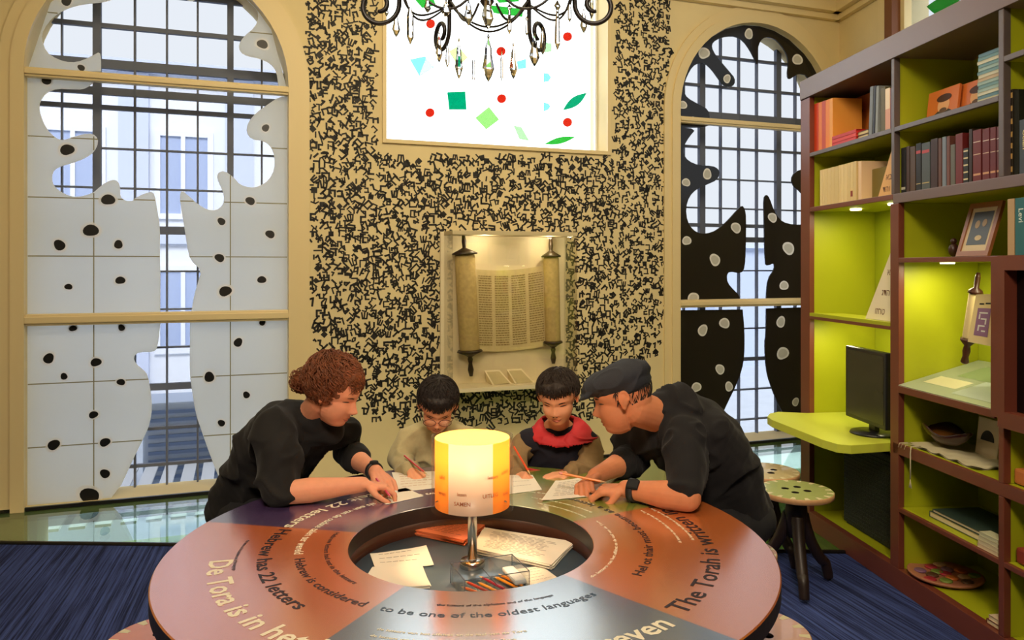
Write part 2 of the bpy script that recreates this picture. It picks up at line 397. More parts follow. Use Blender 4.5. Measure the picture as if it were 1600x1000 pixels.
R_top = [(1060, 200), (1109, 199), (1109, 187), (1108, 172), (1090, 162), (1074, 153), (1069, 144), (1069, 132), (1074, 118), (1082, 104), (1092, 98.4), (1102, 99), (1112, 108), (1122, 122), (1130, 133), (1140, 137), (1148, 132), (1148.4, 122), (1140, 112), (1128, 98), (1118, 86), (1112, 74), (1114, 66), (1124, 60), (1136, 57), (1150, 57), (1162, 64), (1172, 78), (1180, 94), (1183, 102), (1185, 94), (1184, 76), (1188, 64), (1196, 57.6), (1210, 60), (1222, 72), (1230, 86), (1232, 100), (1230, 118), (1233, 124.4), (1240, 120), (1248, 115), (1262, 118), (1275, 150), (1278, 215), (1320, 215), (1330, 130), (1300, 60), (1230, 20), (1175, 8), (1110, 30), (1060, 90)]
R_mid_l = [(1056, 199), (1088, 201), (1077, 214), (1068, 229), (1068, 241), (1075.5, 251.5), (1092, 258.4), (1113, 259), (1122, 263.5), (1125, 271), (1120, 281.5), (1107, 287.5), (1089, 295), (1077, 307), (1071.6, 325), (1074, 346), (1083, 359.5), (1095, 365.5), (1113, 363.4), (1128, 353.5), (1140, 341.5), (1152, 328), (1159.5, 320.5), (1164, 326.5), (1166, 340), (1165.5, 385), (1164, 418), (1158, 427.6), (1140, 424), (1135.5, 430), (1137, 442), (1146, 452.5), (1155, 461), (1157.4, 473), (1056, 475)]
R_mid_r1 = [(1330, 250), (1260, 262), (1242, 268.6), (1236, 280), (1240.5, 292), (1251, 299.5), (1262, 315), (1300, 330), (1330, 320)]
R_mid_r2 = [(1197.6, 303.4), (1202.4, 309), (1209, 328), (1218, 343), (1230, 349.6), (1251, 351.4), (1330, 348), (1330, 470), (1197.6, 473), (1197.6, 460), (1200, 436), (1210.5, 420), (1209.6, 410.5), (1200, 415.6), (1195.5, 412), (1194, 340), (1193.4, 310)]
R_low_l = [(1056, 485), (1160.4, 483.5), (1163.4, 515), (1163.4, 554), (1159.5, 578), (1149, 605), (1137, 629), (1125, 656), (1110, 688), (1056, 712)]
R_low_r = [(1197.6, 482), (1197, 524), (1195, 536), (1197, 575), (1203, 599), (1215, 629), (1224, 647), (1248, 684), (1330, 670), (1330, 478)]
OFFP = .03
def P(lst, k=1):      # round the outline but keep the square corners at the frame
    keep = set(); n = len(lst)
    for i in range(n):
        a, b, c = lst[i - 1], lst[i], lst[(i + 1) % n]; u = V((b[0] - a[0], b[1] - a[1])); w = V((c[0] - b[0], c[1] - b[1]))
        if max(u.length, w.length) > 60 and u.length > 1 and w.length > 1 and u.angle(w) > 1.0: keep.add(i)
    out = []
    for i in range(n):
        a, b, c = lst[i - 1], lst[i], lst[(i + 1) % n]
        if i in keep: out.append(b)
        else: out += [(b[0] * .75 + a[0] * .25, b[1] * .75 + a[1] * .25), (b[0] * .75 + c[0] * .25, b[1] * .75 + c[1] * .25)]
    return px2(out, OFFP)
ldots = [(73, 125, 7), (105, 234, 9), (415, 200, 6), (169, 312, 9), (142, 360, 10), (93, 383, 8), (185, 382, 6.5), (107, 448, 5), (188, 438, 6.5), (391, 314, 7), (346, 346, 6), (422, 366, 7), (343, 403, 7), (409, 437, 6.5), (352, 455, 9), (104, 2, 7), (410, 69, 8), (127, 106, 5), (114, 513, 5), (190, 512, 5), (76, 560, 7.5), (150, 566, 7), (410, 504, 5), (372, 535, 7), (100, 588, 5), (189, 597, 5.5), (327, 589, 8), (385, 617, 5.5), (146, 648, 6), (346, 661, 5.5), (395, 662, 6), (84, 695, 8), (164, 691, 7), (164, 740, 7), (140, 775, 13), (90, 788, 9)]
rdots = [(1170, 53, 6), (1100, 83, 7), (1136, 123, 5), (1246, 93, 7), (1067, 164, 5), (1084, 188, 4), (1105, 272, 6), (1072, 285, 5), (1073, 376, 5.5), (1150, 356, 6.5), (1117, 406, 7), (1207, 340, 6), (1232, 388, 8), (1225, 446, 6), (1083, 466, 7), (1098, 516, 6.5), (1132, 505, 6.5), (1125, 577, 6), (1088, 605, 6), (1139, 604, 5.5), (1220, 503, 6.5), (1223, 552, 8), (1243, 628, 5)]
def D(lst): return [wpx(x, y, OFFP) + (r * (5.0 if x < 600 else 6.5) / 1200,) for x, y, r in lst]
GO = .27
lv = [(wpx(x, 300, GO)[0], w) for x, w in ((97, .009), (152, .05), (211, .013), (261, .012), (309, .012), (360, .042), (409, .012), (42, .012), (452, .012))]
lh = [(wpx(211, y, GO)[1], h) for y, h in ((45, .03), (104, .06), (146, .05), (171, .03), (234, .012), (295, .012), (359.5, .055), (424, .012), (484, .012), (544, .012), (606, .045), (671, .02), (728, .02), (-12, .03), (-70, .02))]
rv = [(wpx(x, 300, GO)[0], w) for x, w in ((1096, .055), (1125.6, .007), (1154, .007), (1182, .007), (1215, .05), (1242, .007), (1068, .007), (1270, .010))]
rh = [(wpx(1154, y, GO)[1], h) for y, h in ((93, .022), (139, .022), (184, .06), (233.5, .02), (281.5, .012), (326.5, .012), (353, .03), (374.5, .045), (423, .012), (468, .012), (513.5, .012), (561.5, .03), (609, .012), (656, .012), (50, .02))]
SL = [wpx(146.5, 300, OFFP)[0], wpx(360, 300, OFFP)[0]]; ZJ = [wpx(60, y, OFFP)[1] for y in (213, 308, 400, 600, 699)] + [wpx(420, 53, OFFP)[1]]
jn = [((s, .03), (s, 2.66)) for s in SL] + [((CL - RAD, z), (CL + RAD, z)) for z in ZJ]
arched_window('window_1', CL, ZS, T1, T2, lv, lh, [P(L_top_l), P(L_top_r), P(L_mid_l), P(L_mid_r), P(L_low_l, 1), P(L_low_r, 1)], m_panel, D(ldots), (translucent_mat('dot_rim', (1, 1, 1), (1, 1, 1), .5), m_black), jn)
m_grey = mat('grey_dot', (.55, .55, .5), .5)
arched_window('window_3', CR_, 2.80, (2.686, 2.74), (1.17, 1.235), rv, rh, [P(R_top), P(R_mid_l), P(R_mid_r1), P(R_mid_r2), P(R_low_l), P(R_low_r)], m_blackgloss, D(rdots), (m_white, m_grey), [])

# ---- the middle window: bright glass with coloured pieces
mb = MB(); s0, s1, z0, z1 = CW
e = .028
mb.prism([[(s0 - e, z0 - e), (s1 + e, z0 - e), (s1 + e, z1 + e), (s0 - e, z1 + e)], [(s0, z0), (s1, z0), (s1, z1), (s0, z1)]], WM(), -.02, .0, m_trim)
w2 = mb.build('window_2', kind='structure')
GC = .19
mb = MB(); mb.prism([[(s0 - .02, z0 - .02), (s1 + .02, z0 - .02), (s1 + .02, z1 + .02), (s0 - .02, z1 + .02)]], WM(GC), .0, .006, m_clear)
mb.build('pane', w2, kind='structure')
mb = MB(); m_bar = mat('white_bar', (.8, .85, .95), .5)
for k in range(4): mb.box(WM(GC), s1 - .03, s1 - .005, z0 + .02 + k * .42, z0 + .025 + k * .42, -.02, -.002, m_bar)
mb.box(WM(GC), s1 - .022, s1 - .012, z0, z1, -.03, -.002, m_bar)
mb.build('edge_bar', w2, kind='structure')
def glass_mat(name, c): return pane_mat(name, c, .6)
gm = dict(red=glass_mat('glass_red', (.56, .10, .06)), dg=glass_mat('glass_green', (.0, .40, .26)), g=glass_mat('glass_leaf_green', (.12, .46, .14)), lg=glass_mat('glass_light_green', (.40, .60, .30)), t=glass_mat('glass_teal', (.36, .66, .60)), pg=glass_mat('glass_pale_green', (.48, .64, .44)))
def lens(a, b, w, n=10):
    a = V(a + (0,)); b = V(b + (0,)); d = b - a; p = V((-d.y, d.x, 0)).normalized() * w
    up = [(a + d * (i / n) + p * math.sin(PI * i / n)) for i in range(n)]; dn = [(b - d * (i / n) - p * math.sin(PI * i / n)) for i in range(n)]
    return [(q.x, q.y) for q in up + dn]
pieces = [('t', [(641, 93), (664, 88), (679, 105), (656, 119)]), ('dg', [(699, 144), (727, 143), (729, 171), (702, 171)]), ('g', [(646, -4), (676, -6), (681, 8), (660, 12)]),
          ('lg', [(702, 80), (716, 72), (731, 90), (716, 103)]), ('g', [(766, 8), (818, 14), (816, 26), (772, 20)]), ('lg', [(743, 184), (764, 167), (780, 187), (760, 202)]),
          ('pg', [(803, 196), (815, 199), (827, 220), (812, 217)]), ('dg', lens((880, 172), (917, 145), 7)), ('g', lens((851, 225), (899, 214), 5)),
          ('t', [(850, 114), (857, 115), (861, 121), (857, 127), (850, 128)]), ('t', [(850, 160), (857, 162), (860, 166), (857, 171), (850, 174)]),
          ('pg', [(850, 66), (862, 68), (862, 80), (852, 82)]), ('t', [(808, 96), (822, 92), (822, 106), (810, 108)]), ('g', [(770, -10), (800, -14), (812, 2), (780, 4)])]
for x, y, r in ((673, 37, 7), (672, 176, 7), (783, 80, 7), (784, 154, 7), (887, 57, 7), (887, 191, 7)):
    pieces.append(('red', [(x + r * math.cos(2 * PI * i / 20), y + r * math.sin(2 * PI * i / 20)) for i in range(20)]))
for c, lp in pieces:
    q = MB(); q.prism([px2(lp, GC - .012)], WM(GC - .012), 0, .008, gm[c]); q.build('glass_piece', w2, kind='structure')

# ---- right-hand window above the bookcase
h0, h1, hz0, hz1 = RW_HOLE
m_brown_post = mat('brown_post', lin((120, 72, 40)), .5)
mb = MB(); mb.box(MR, .66, .80, 0, ZC, -.04, 0, m_trim); mb.box(MR, .80, .90, 0, ZC, -.07, 0.0, m_brown_post)
w4 = mb.build('window_4', kind='structure')
mb = MB(); mb.prism([[(h0, hz0), (h1, hz0), (h1, hz1), (h0, hz1)]], MR, .06, .066, pane_mat('window_glass_pale', (.48, .49, .50), 0.0)); mb.build('pane', w4, kind='structure')
mb = MB(); mb.prism([lens((1.16, 3.44), (1.58, 3.30), .07)], MR, .04, .048, gm['g']); mb.build('glass_piece', w4, kind='structure')

# ------------------------------------------------------------------ outside
m_fac = mat('facade_white', lin((235, 238, 245)), .8); m_facb = mat('facade_blue', lin((205, 213, 235)), .8); m_fwin = mat('facade_pane', lin((172, 186, 218)), .3)
m_pave = mat('courtyard_paving', lin((205, 212, 222)), .9, noise_amt=.06, nscale=6)
mb = MB(); mb.box(I4, -30, 30, 5.2, 40, -.75, -.56, m_pave)
bm_c = mb.build('ground', kind='structure')
FO = 7.0
def fbox(mb, s0, s1, z0, z1, o0, o1, m): mb.box(WM(FO), s0, s1, z0, z1, o0, o1, m)
b1 = thing('townhouse', W(-2, -.56, FO), 'pale white and blue town house across the court, seen through the left arched window', 'building')
q = MB(); fbox(q, -9, 2.1, -.56, 4.35, 0, 2.5, m_fac); q.build('wall', b1)
q = MB(); fbox(q, -9, 2.15, 4.35, 4.5, -.25, 2.6, m_facb); q.build('roof_edge', b1)
for s in (-5.6, -4.1, -2.6, -1.1, .35):
    q = MB(); fbox(q, s + .85, s + 1.25, -.56, 4.34, -.12, 0, m_facb); q.build('pilaster', b1)
    for z in (.3, 2.3):
        fr = MB(); s2, s3, z2, z3 = s - .05, s + .6, z, z + 1.15
        fr.prism([[(s2 - .08, z2 - .08), (s3 + .08, z2 - .08), (s3 + .08, z3 + .08), (s2 - .08, z3 + .08)], [(s2, z2), (s2 + .28, z2), (s2 + .28, z3), (s2, z3)], [(s2 + .34, z2), (s3, z2), (s3, z3), (s2 + .34, z3)]], WM(FO), -.06, 0, m_fac)
        fo = fr.build('window_frame', b1)
        pn = MB(); fbox(pn, s2, s3, z2, z3, -.02, -.01, m_fwin); pn.build('pane', fo)
q = MB(); fbox(q, -9, 2.1, 1.85, 2.0, -.1, 0, m_facb); q.build('string_course', b1)
# ventilation unit and slatted deck in the court
v1 = thing('ventilation_unit', W(.9, -.56, 2.6), 'pale metal ventilation unit with slats in the court outside the left window', 'ventilation unit')
q = MB(); q.rbox(WM(2.3), .55, 1.35, -.55, .25, 0, .6, mat('unit_metal', lin((190, 202, 225)), .5), .02); q.build('casing', v1)
q = MB()
for k in range(9): q.box(WM(2.3), .6, 1.3, -.45 + k * .075, -.42 + k * .075, -.02, .0, mat('slat_metal', lin((120, 140, 180)), .5))
q.build('grille', v1)
q = MB()
for k in range(26): q.box(WM(.5), -1 + k * .16, -1 + k * .16 + .10, -.30, -.28, 0, 1.6, m_fac)
tag(q.build('slatted_deck'), 'white slatted deck outside the left arched window', 'deck')
b2 = thing('low_building', W(7, -.56, 9), 'low pale grey building behind the right arched window', 'building')
q = MB(); q.box(WM(8), 5.0, 13, -.56, 1.9, 0, 2, mat('grey_render', lin((190, 200, 220)), .8)); q.build('wall', b2)
for s in (6.0, 7.3, 8.6, 9.9):
    q = MB(); q.box(WM(8), s, s + .7, .0, 1.1, -.03, 0, m_fwin); q.build('window_pane', b2)
q = MB(); q.box(WM(8), 5, 13, 1.9, 2.0, -.15, 2.1, m_facb); q.build('roof_edge', b2)
q = MB(); q.rbox(WM(2.2), 5.7, 6.1, -.56, .35, 0, .4, mat('crate_tan', lin((215, 200, 180)), .8), .01); tag(q.build('tan_box'), 'tan box standing in the court outside the right arched window', 'box')
sun = bpy.data.lights.new('sun', 'SUN'); sun.energy = 9.0; sun.angle = R(25); sun.color = (.95, .97, 1)
so = bpy.data.objects.new('sun', sun); COL.objects.link(so); so.rotation_euler = (V((-.25, .75, -.6))).to_track_quat('-Z', 'Y').to_euler()

# ------------------------------------------------------------------ letter mural on the wall
GL = [[[(0, 1), (1, 1)], [(.8, 1), (.8, 0)]], [[(.25, 1), (.7, 1), (.7, 0)]], [[(.35, 1), (.75, 1), (.75, 0), (0, 0)]], [[(.15, 1.4), (.15, 1), (.85, 1), (.85, .5), (.35, 0)]],
      [[(0, 0), (0, 1), (.95, 1), (.95, 0)]], [[(0, 1), (.8, 1), (.8, 0)], [(0, 0), (1, 0)]], [[(.3, 1), (.65, 1), (.55, .45)]], [[(0, 1), (.15, 0), (.85, 0), (1, 1)], [(.5, 1), (.42, .1)]],
      [[(0, 1), (.45, .3)], [(.95, 1), (.8, .4), (0, 0)]], [[(0, 1), (1, 0)], [(.15, .1), (.3, .7)], [(.9, 1), (.7, .5)]], [[(.1, 1), (.9, 1), (.9, .1)], [(.1, .6), (.1, 0)]], [[(.5, 1), (.5, 0)]], [[(.3, 1), (.8, 1), (.35, 0)], [(.35, 1), (.75, 1)]],
      [[(0, .9), (.3, 1), (.85, .95), (.8, 0), (.1, 0)]]]
rnd = random.Random(5); mural = MB()
def mural_ok(x, y):
    lf = 470 + y * .03 if y < 500 else 487 + (y - 560) * 1.0 * (y > 560)
    if y > 560: lf = 492 + (y - 560) * .95
    rt = 1052 if y < 430 else 1050 - (y - 430) * .12
    if y > 545: rt = 1036 - (y - 545) * 1.0
    if x < lf + rnd.random() * 8 or x > rt - rnd.random() * 8 or y > 668 - 10 * rnd.random(): return False
    if 588 < x < 960 and y < 242 + 4 * rnd.random(): return False
    if 690 < x < 880 and 366 < y < 594: return False
    return True
def stroke(mb, pts, w, M):
    for (a, b) in zip(pts[:-1], pts[1:]):
        a = V(a + (0,)); b = V(b + (0,)); d = b - a
        if d.length < 1e-6: continue
        d.normalize(); n = V((-d.y, d.x, 0)) * w / 2; a = a - d * w * .4; b = b + d * w * .4
        mb.add([M @ p for p in (a - n, b - n, b + n, a + n)], [(0, 1, 2, 3)], m_ink)
st = .0445; s = 1.65; Mm = WM(-.0015)
while s < 4.95:
    z = .3
    while z < 4.0:
        ss = s + rnd.uniform(-.024, .024); zz = z + rnd.uniform(-.024, .024); p = W(ss, zz)
        x = 800 + F * p.x / p.y; y = 418 - F * (zz - EYE) / p.y
        if mural_ok(x, y) and y > -60:
            a = rnd.choice((0, 0, .3, -.3, .8, -.8, 1.6, 3.14, rnd.uniform(0, 6.28))); k = rnd.uniform(.027, .050); k *= .82 if s > 4.1 else 1; wd = rnd.uniform(.0095, .015)
            if rnd.random() < .045:
                h = rnd.uniform(.016, .024); lp = [(ss + h * math.cos(a + i * PI / 2) * 1.25, zz + h * math.sin(a + i * PI / 2) * 1.25) for i in range(4)]
                mural.add([Mm @ V(q + (0,)) for q in lp], [(0, 1, 2, 3)], m_ink)
            else:
                for pl_ in rnd.choice(GL):
                    pts = [(ss + ((px_ - .5) * math.cos(a) - (py_ - .5) * math.sin(a)) * k, zz + ((px_ - .5) * math.sin(a) + (py_ - .5) * math.cos(a)) * k) for px_, py_ in pl_]
                    stroke(mural, pts, wd, Mm)
        z += st
    s += st
mural.build('wall_mural', kind='structure')

# ------------------------------------------------------------------ glass case with the scroll
sa, za = wpx(687, 362); sb, zb = wpx(882, 596)
case = thing('display_case', W((sa + sb) / 2, zb, -.12), 'wall-mounted glass display case holding an open parchment scroll', 'display case')
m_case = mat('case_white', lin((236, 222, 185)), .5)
mb = MB(); mb.rbox(WM(), sa, sb, zb, za, -.025, -.002, m_case, .004); mb.build('back_panel', case)
ca, cza = wpx(707, 357, -.26); cb, czb = wpx(902, 598, -.26)
mb = MB(); mb.rbox(WM(), ca, cb, zb + .0, zb + .03, -.26, -.026, m_case, .003); mb.build('bottom_board', case)
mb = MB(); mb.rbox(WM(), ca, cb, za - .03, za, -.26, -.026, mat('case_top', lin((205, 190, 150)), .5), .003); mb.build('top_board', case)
m_cg = pane_mat('case_glass', (.985, .98, .96), 1.0)
mb = MB(); mb.box(WM(), ca, cb, zb + .03, za - .03, -.26, -.255, m_cg); mb.build('front_glass', case)
for s_ in (ca, cb - .005):
    mb = MB(); mb.box(WM(), s_, s_ + .005, zb + .03, za - .03, -.254, -.027, m_cg); mb.build('side_glass', case)
scr = thing('torah_scroll', W((sa + sb) / 2, zb + .1, -.12), 'open Torah scroll on two dark wooden rollers hanging in the glass case', 'scroll')
m_parch = mat('parchment', lin((214, 196, 145)), .7, noise_amt=.06, nscale=30); m_parch2 = mat('parchment_roll', lin((196, 172, 112)), .7, noise_amt=.12, nscale=40)
m_dwood = mat('dark_wood', (.03, .015, .008), .4)
def roller(x0, y0, x1, y1, rad, top, bot):
    o = -.10 - rad * .3
    a = W(*wpx(x0, y0, o), o); b = W(*wpx(x1, y1, o), o); d = (a - b); L = d.length; d.normalize()
    q = d.to_track_quat('Z', 'Y').to_matrix().to_4x4(); M = Matrix.Translation(b) @ q
    mb = MB(); mb.lathe([(rad * .96, 0), (rad, .01), (rad * 1.02, L * .5), (rad, L - .01), (rad * .9, L)], M, m_parch2, 28); r = mb.build('parchment_roll', scr)
    mb = MB(); mb.lathe([(rad * 1.25, L + .0), (rad * 1.3, L + .01), (rad * .6, L + .035), (.014, L + .05), (.014, L + .06), (.017, L + top * .6), (.01, L + top)], M, m_dwood, 20); mb.build('upper_handle', r)
    mb = MB(); mb.lathe([(.012, -bot), (.022, -bot * .75), (.013, -bot * .5), (.02, -bot * .35), (.014, -.05), (rad * .7, -.03), (rad * 1.3, -.012), (rad * 1.2, 0)], M, m_dwood, 20); mb.build('lower_handle', r)
roller(726, 398, 734, 547, .073, .16, .19)
roller(861, 402, 864, 533, .058, .15, .17)
mb = MB(); o = -.075
c4 = [wpx(744, 421, o), wpx(849, 415, o), wpx(853, 541, o), wpx(746, 549, o)]
n = 10
for i in range(n):
    def q(t, e_): 
        a = c4[0] if e_ else c4[3]; b = c4[1] if e_ else c4[2]
        return W(a[0] * (1 - t) + b[0] * t, a[1] * (1 - t) + b[1] * t - (.02 * math.sin(PI * t)) , o + .03 * math.sin(PI * t))
    mb.add([q(i / n, 0), q((i + 1) / n, 0), q((i + 1) / n, 1), q(i / n, 1)], [(0, 1, 2, 3)], m_parch, True)
sheet = mb.build('parchment_sheet', scr)
m_text = mat('faded_script', lin((150, 128, 78)), .8)
rr = random.Random(3)
for k in range(4):
    mb = MB()
    for ln in range(30):
        t0 = .03 + k * .25; t1 = t0 + .20; v = .07 + ln * .029; t = t0
        while t < t1:
            tt = min(t1, t + rr.uniform(.015, .05))
            def q2(t, v):
                a = (c4[0][0] * (1 - v) + c4[3][0] * v, c4[0][1] * (1 - v) + c4[3][1] * v); b = (c4[1][0] * (1 - v) + c4[2][0] * v, c4[1][1] * (1 - v) + c4[2][1] * v)
                return W(a[0] * (1 - t) + b[0] * t, a[1] * (1 - t) + b[1] * t - .02 * math.sin(PI * t), o + .03 * math.sin(PI * t) - .004)
            mb.add([q2(t, v), q2(tt, v), q2(tt, v + .012), q2(t, v + .012)], [(0, 3, 2, 1)], m_text)
            t = tt + .008
    mb.build('script_column', sheet)
for x0, lab in ((764, 'left of the two small caption stands at the foot of the glass case'), (799, 'right of the two small caption stands at the foot of the glass case')):
    st_, _ = wpx(x0, 585, -.10); zz = zb + .031
    t = thing('caption_stand', W(st_ + .06, zz, -.12), lab, 'caption stand', 'caption stands in the glass case')
    M = WM()
    mb = MB(); mb.add([M @ V(p) for p in ((st_, zz, -.19), (st_ + .15, zz, -.19), (st_ + .10, zz + .09, -.05), (st_ - .02, zz + .09, -.05), (st_ + .0, zz, -.04), (st_ + .13, zz, -.04))], [(0, 1, 2, 3), (0, 3, 4), (1, 5, 2), (3, 2, 5, 4), (0, 4, 5, 1)], m_case); st_o = mb.build('stand', t)
    mb = MB(); mb.add([M @ V(p) for p in ((st_ + .01, zz + .006, -.188), (st_ + .135, zz + .006, -.188), (st_ + .09, zz + .082, -.066), (st_ - .008, zz + .082, -.066))], [(0, 1, 2, 3)], mat('caption_paper', lin((200, 185, 140)), .8)); mb.build('caption', t)
for s_ in (3.05, 3.55):
    pl = bpy.data.lights.new('case_lamp_light', 'POINT'); pl.energy = 1.3; pl.color = (1, .84, .56); pl.shadow_soft_size = .02
    plo = bpy.data.objects.new('case_lamp_light', pl); COL.objects.link(plo); plo.location = W(s_, 1.70, -.19)
# ------------------------------------------------------------------ round table
TC = V((-0.113, 2.154, 0)); TR, TI, TZ = 0.82, 0.339, 0.735
TRAYZ = TZ - .085
table = thing('round_table', TC, 'large round ring-shaped table in purple, green, orange and blue with lettering around a sunken tray', 'table')
def table_mat(name, c):
    m = mat(name, c, .26, spec=.5, ior=2.6, coat=1.0, noise_amt=.03, nscale=60)
    b = m.node_tree.nodes['Principled BSDF']; b.inputs['Coat Roughness'].default_value = .20; b.inputs['Coat IOR'].default_value = 2.6; return m
mt = dict(o=table_mat('laminate_orange', lin((200, 98, 44))), p=table_mat('laminate_purple', lin((78, 56, 100))), g=table_mat('laminate_green', lin((128, 140, 52))), b=table_mat('laminate_blue', lin((52, 84, 116))), o2=table_mat('laminate_amber', lin((190, 100, 44))))
m_edge = mat('edge_dark', (.02, .014, .012), .4)
mb = MB(); T0 = Matrix.Translation(V((TC.x, TC.y, 0)))
secs = [(-45, 28.5, 'o2'), (28.5, 99, 'g'), (99, 169, 'p'), (169, 245, 'o'), (245, 315, 'b')]
for a0, a1, k in secs:
    n = int((a1 - a0) / 1.5)
    prof = [(TI, TZ - .002), (TI + .002, TZ), (TR - .003, TZ), (TR, TZ - .003)]
    vs = []; fs = []
    for i in range(n + 1):
        a = R(a0 + (a1 - a0) * i / n)
        for r, z in prof: vs.append(T0 @ V((r * math.cos(a), r * math.sin(a), z)))
    for i in range(n):
        for j in range(3): fs.append((i * 4 + j, i * 4 + j + 1, i * 4 + j + 5, i * 4 + j + 4))
    mb.add(vs, fs, mt[k])
vs = []; fs = []; n = 180
for i in range(n):
    a = 2 * PI * i / n
    for r, z in ((TR, TZ - .003), (TR, TZ - .042), (TR - .005, TZ - .047), (TI, TZ - .047), (TI, TZ - .002)): vs.append(T0 @ V((r * math.cos(a), r * math.sin(a), z)))
for i in range(n):
    j = (i + 1) % n
    for k in range(4): fs.append((i * 5 + k, i * 5 + k + 1, j * 5 + k + 1, j * 5 + k)[::-1])
mb.add(vs, fs, m_edge)
# lettering bent around the ring (belongs to the top's surface)
m_lw = mat('lettering_cream', lin((238, 228, 200)), .4); m_ld = mat('lettering_dark', (.02, .012, .02), .4)
def ring_text(body, size, r, a0, a1, m, bold=.0, outward=False):
    vs, fs = text_mesh(body, size, bold=bold)
    x0 = min(v.x for v in vs); x1 = max(v.x for v in vs); out = []
    for v in vs:
        t = (v.x - x0) / (x1 - x0)
        a = R(a0 + (a1 - a0) * t); rr_ = r - v.y
        out.append(T0 @ V((rr_ * math.cos(a), rr_ * math.sin(a), TZ + .0006)))
    mb.add(out, fs, m)
ring_text('Hebrew has 22 letters', .054, .572, 171, 230, m_ld, .0009)
ring_text('De Tora is in het Hebreeuws geschreven', .082, .690, 193, 312, m_lw, .0016)
ring_text('The Torah is written in Hebrew', .072, .672, 317, 411, m_ld, .0008)
ring_text('alfabet telt 22 letters', .056, .572, 108, 169, m_lw, .0009)
ring_text('Het Hebreeuws wordt gezien als een van de oudste talen ter wereld', .034, .480, 88, 193, m_lw, .0006)
ring_text('Hebrew is considered', .037, .478, 197, 242, m_ld, .0005)
ring_text('to be one of the oldest languages', .034, .476, 247, 311, mat('lettering_slate', lin((70, 84, 100)), .4), .0002)
ring_text('Hebrew letters had not in the letters', .020, .402, 171, 228, m_ld, .0003)
ring_text('Hel ot thair most become as a letter', .036, .500, -30, 52, m_ld, .0005)
for r_, a0, a1, m in ((.405, -40, 24, m_lw), (.585, -2, 27, m_lw), (.625, 0, 27, m_lw), (.395, 30, 60, m_lw), (.44, 34, 66, m_lw), (.5, 40, 70, m_lw), (.56, 252, 285, m_lw), (.59, 252, 282, m_lw), (.62, 254, 278, m_lw), (.66, 110, 150, m_ld), (.63, 180, 200, m_ld), (.42, 262, 300, m_ld)):
    ring_text('de letters van het alfabet en de taal van de Tora ' if m is m_lw else 'the letters of the alphabet and of the language', .013, r_, a0, a1, m, .0003)
top = mb.build('table_top', table)
mb = MB(); mb.lathe([(TI - .0005, TRAYZ), (TI - .0005, TZ - .047), (TI + .012, TZ - .048), (TI + .012, TRAYZ - .02)], T0, mat('well_brown', lin((62, 34, 24)), .35), 96, cap=False); mb.build('well_rim', table)
mb = MB(); mb.lathe([(TI - .001, TRAYZ - .018), (TI - .001, TRAYZ), (.001, TRAYZ)], T0, mat('tray_blue', lin((82, 98, 112)), .3, spec=.6, coat=.3), 96); mb.build('tray', table)
mb = MB(); mb.lathe([(.30, 0), (.30, .03), (.12, .05), (.11, .6), (.26, TRAYZ - .019)], T0, m_edge, 48); mb.build('pedestal', table)

# ------------------------------------------------------------------ lamp
LC = V(((738 - 800) / F * 2.184, 2.184, TRAYZ))
lamp = thing('table_lamp', LC, 'glowing orange table lamp with a clear cylinder shade in the middle of the round table', 'lamp')
ML = Matrix.Translation(LC)
m_chrome = mat('brushed_steel', (.62, .58, .52), .22, metal=1)
mb = MB(); mb.lathe([(.0345, 0), (.036, .003), (.036, .016), (.033, .020), (.012, .021)], ML, m_chrome, 40); mb.build('base', lamp)
mb = MB(); mb.lathe([(.0135, .02), (.0135, .30)], ML, m_chrome, 28); mb.build('pole', lamp)
b0, b1 = .168, .372
m_shade = bpy.data.materials.new('shade_orange'); m_shade.use_nodes = True
def shade_material(m, tr, df, fac):
    nt = m.node_tree; b = nt.nodes['Principled BSDF']; b.inputs['Base Color'].default_value = df + (1,); b.inputs['Roughness'].default_value = .95; b.inputs['Specular IOR Level'].default_value = .05
    t = nt.nodes.new('ShaderNodeBsdfTranslucent'); t.inputs[0].default_value = tr + (1,); mx = nt.nodes.new('ShaderNodeMixShader'); mx.inputs[0].default_value = fac
    nt.links.new(b.outputs[0], mx.inputs[1]); nt.links.new(t.outputs[0], mx.inputs[2]); nt.links.new(mx.outputs[0], nt.nodes['Material Output'].inputs[0])
shade_material(m_shade, (.28, .086, .011), (.7, .36, .10), .6)
m_shade2 = bpy.data.materials.new('shade_grey_print'); m_shade2.use_nodes = True; shade_material(m_shade2, (.17, .142, .13), (.5, .45, .45), .5)
mb = MB(); mb.lathe([(.1165, b0), (.1165, b1), (.1135, b1), (.1135, b0), (.1165, b0)], ML, pane_mat('acrylic', (.985, .97, .95), .3, .3), 64, cap=False); sh = mb.build('outer_shade', lamp)
mb = MB(); n = 72; vs = []; fs = []; fs2 = []
for i in range(n):
    a = 2 * PI * i / n
    for z in (b0 + .008, b1 - .004): vs.append(ML @ V((.106 * math.cos(a), .106 * math.sin(a), z)))
for i in range(n):
    j = (i + 1) % n; ang = math.degrees(2 * PI * (i + .5) / n)
    (fs2 if 235 < ang < 305 else fs).append((i * 2, j * 2, j * 2 + 1, i * 2 + 1))
mb.add(vs, fs, m_shade, True); mb.add(vs, fs2, m_shade2, True); ish = mb.build('inner_shade', lamp)
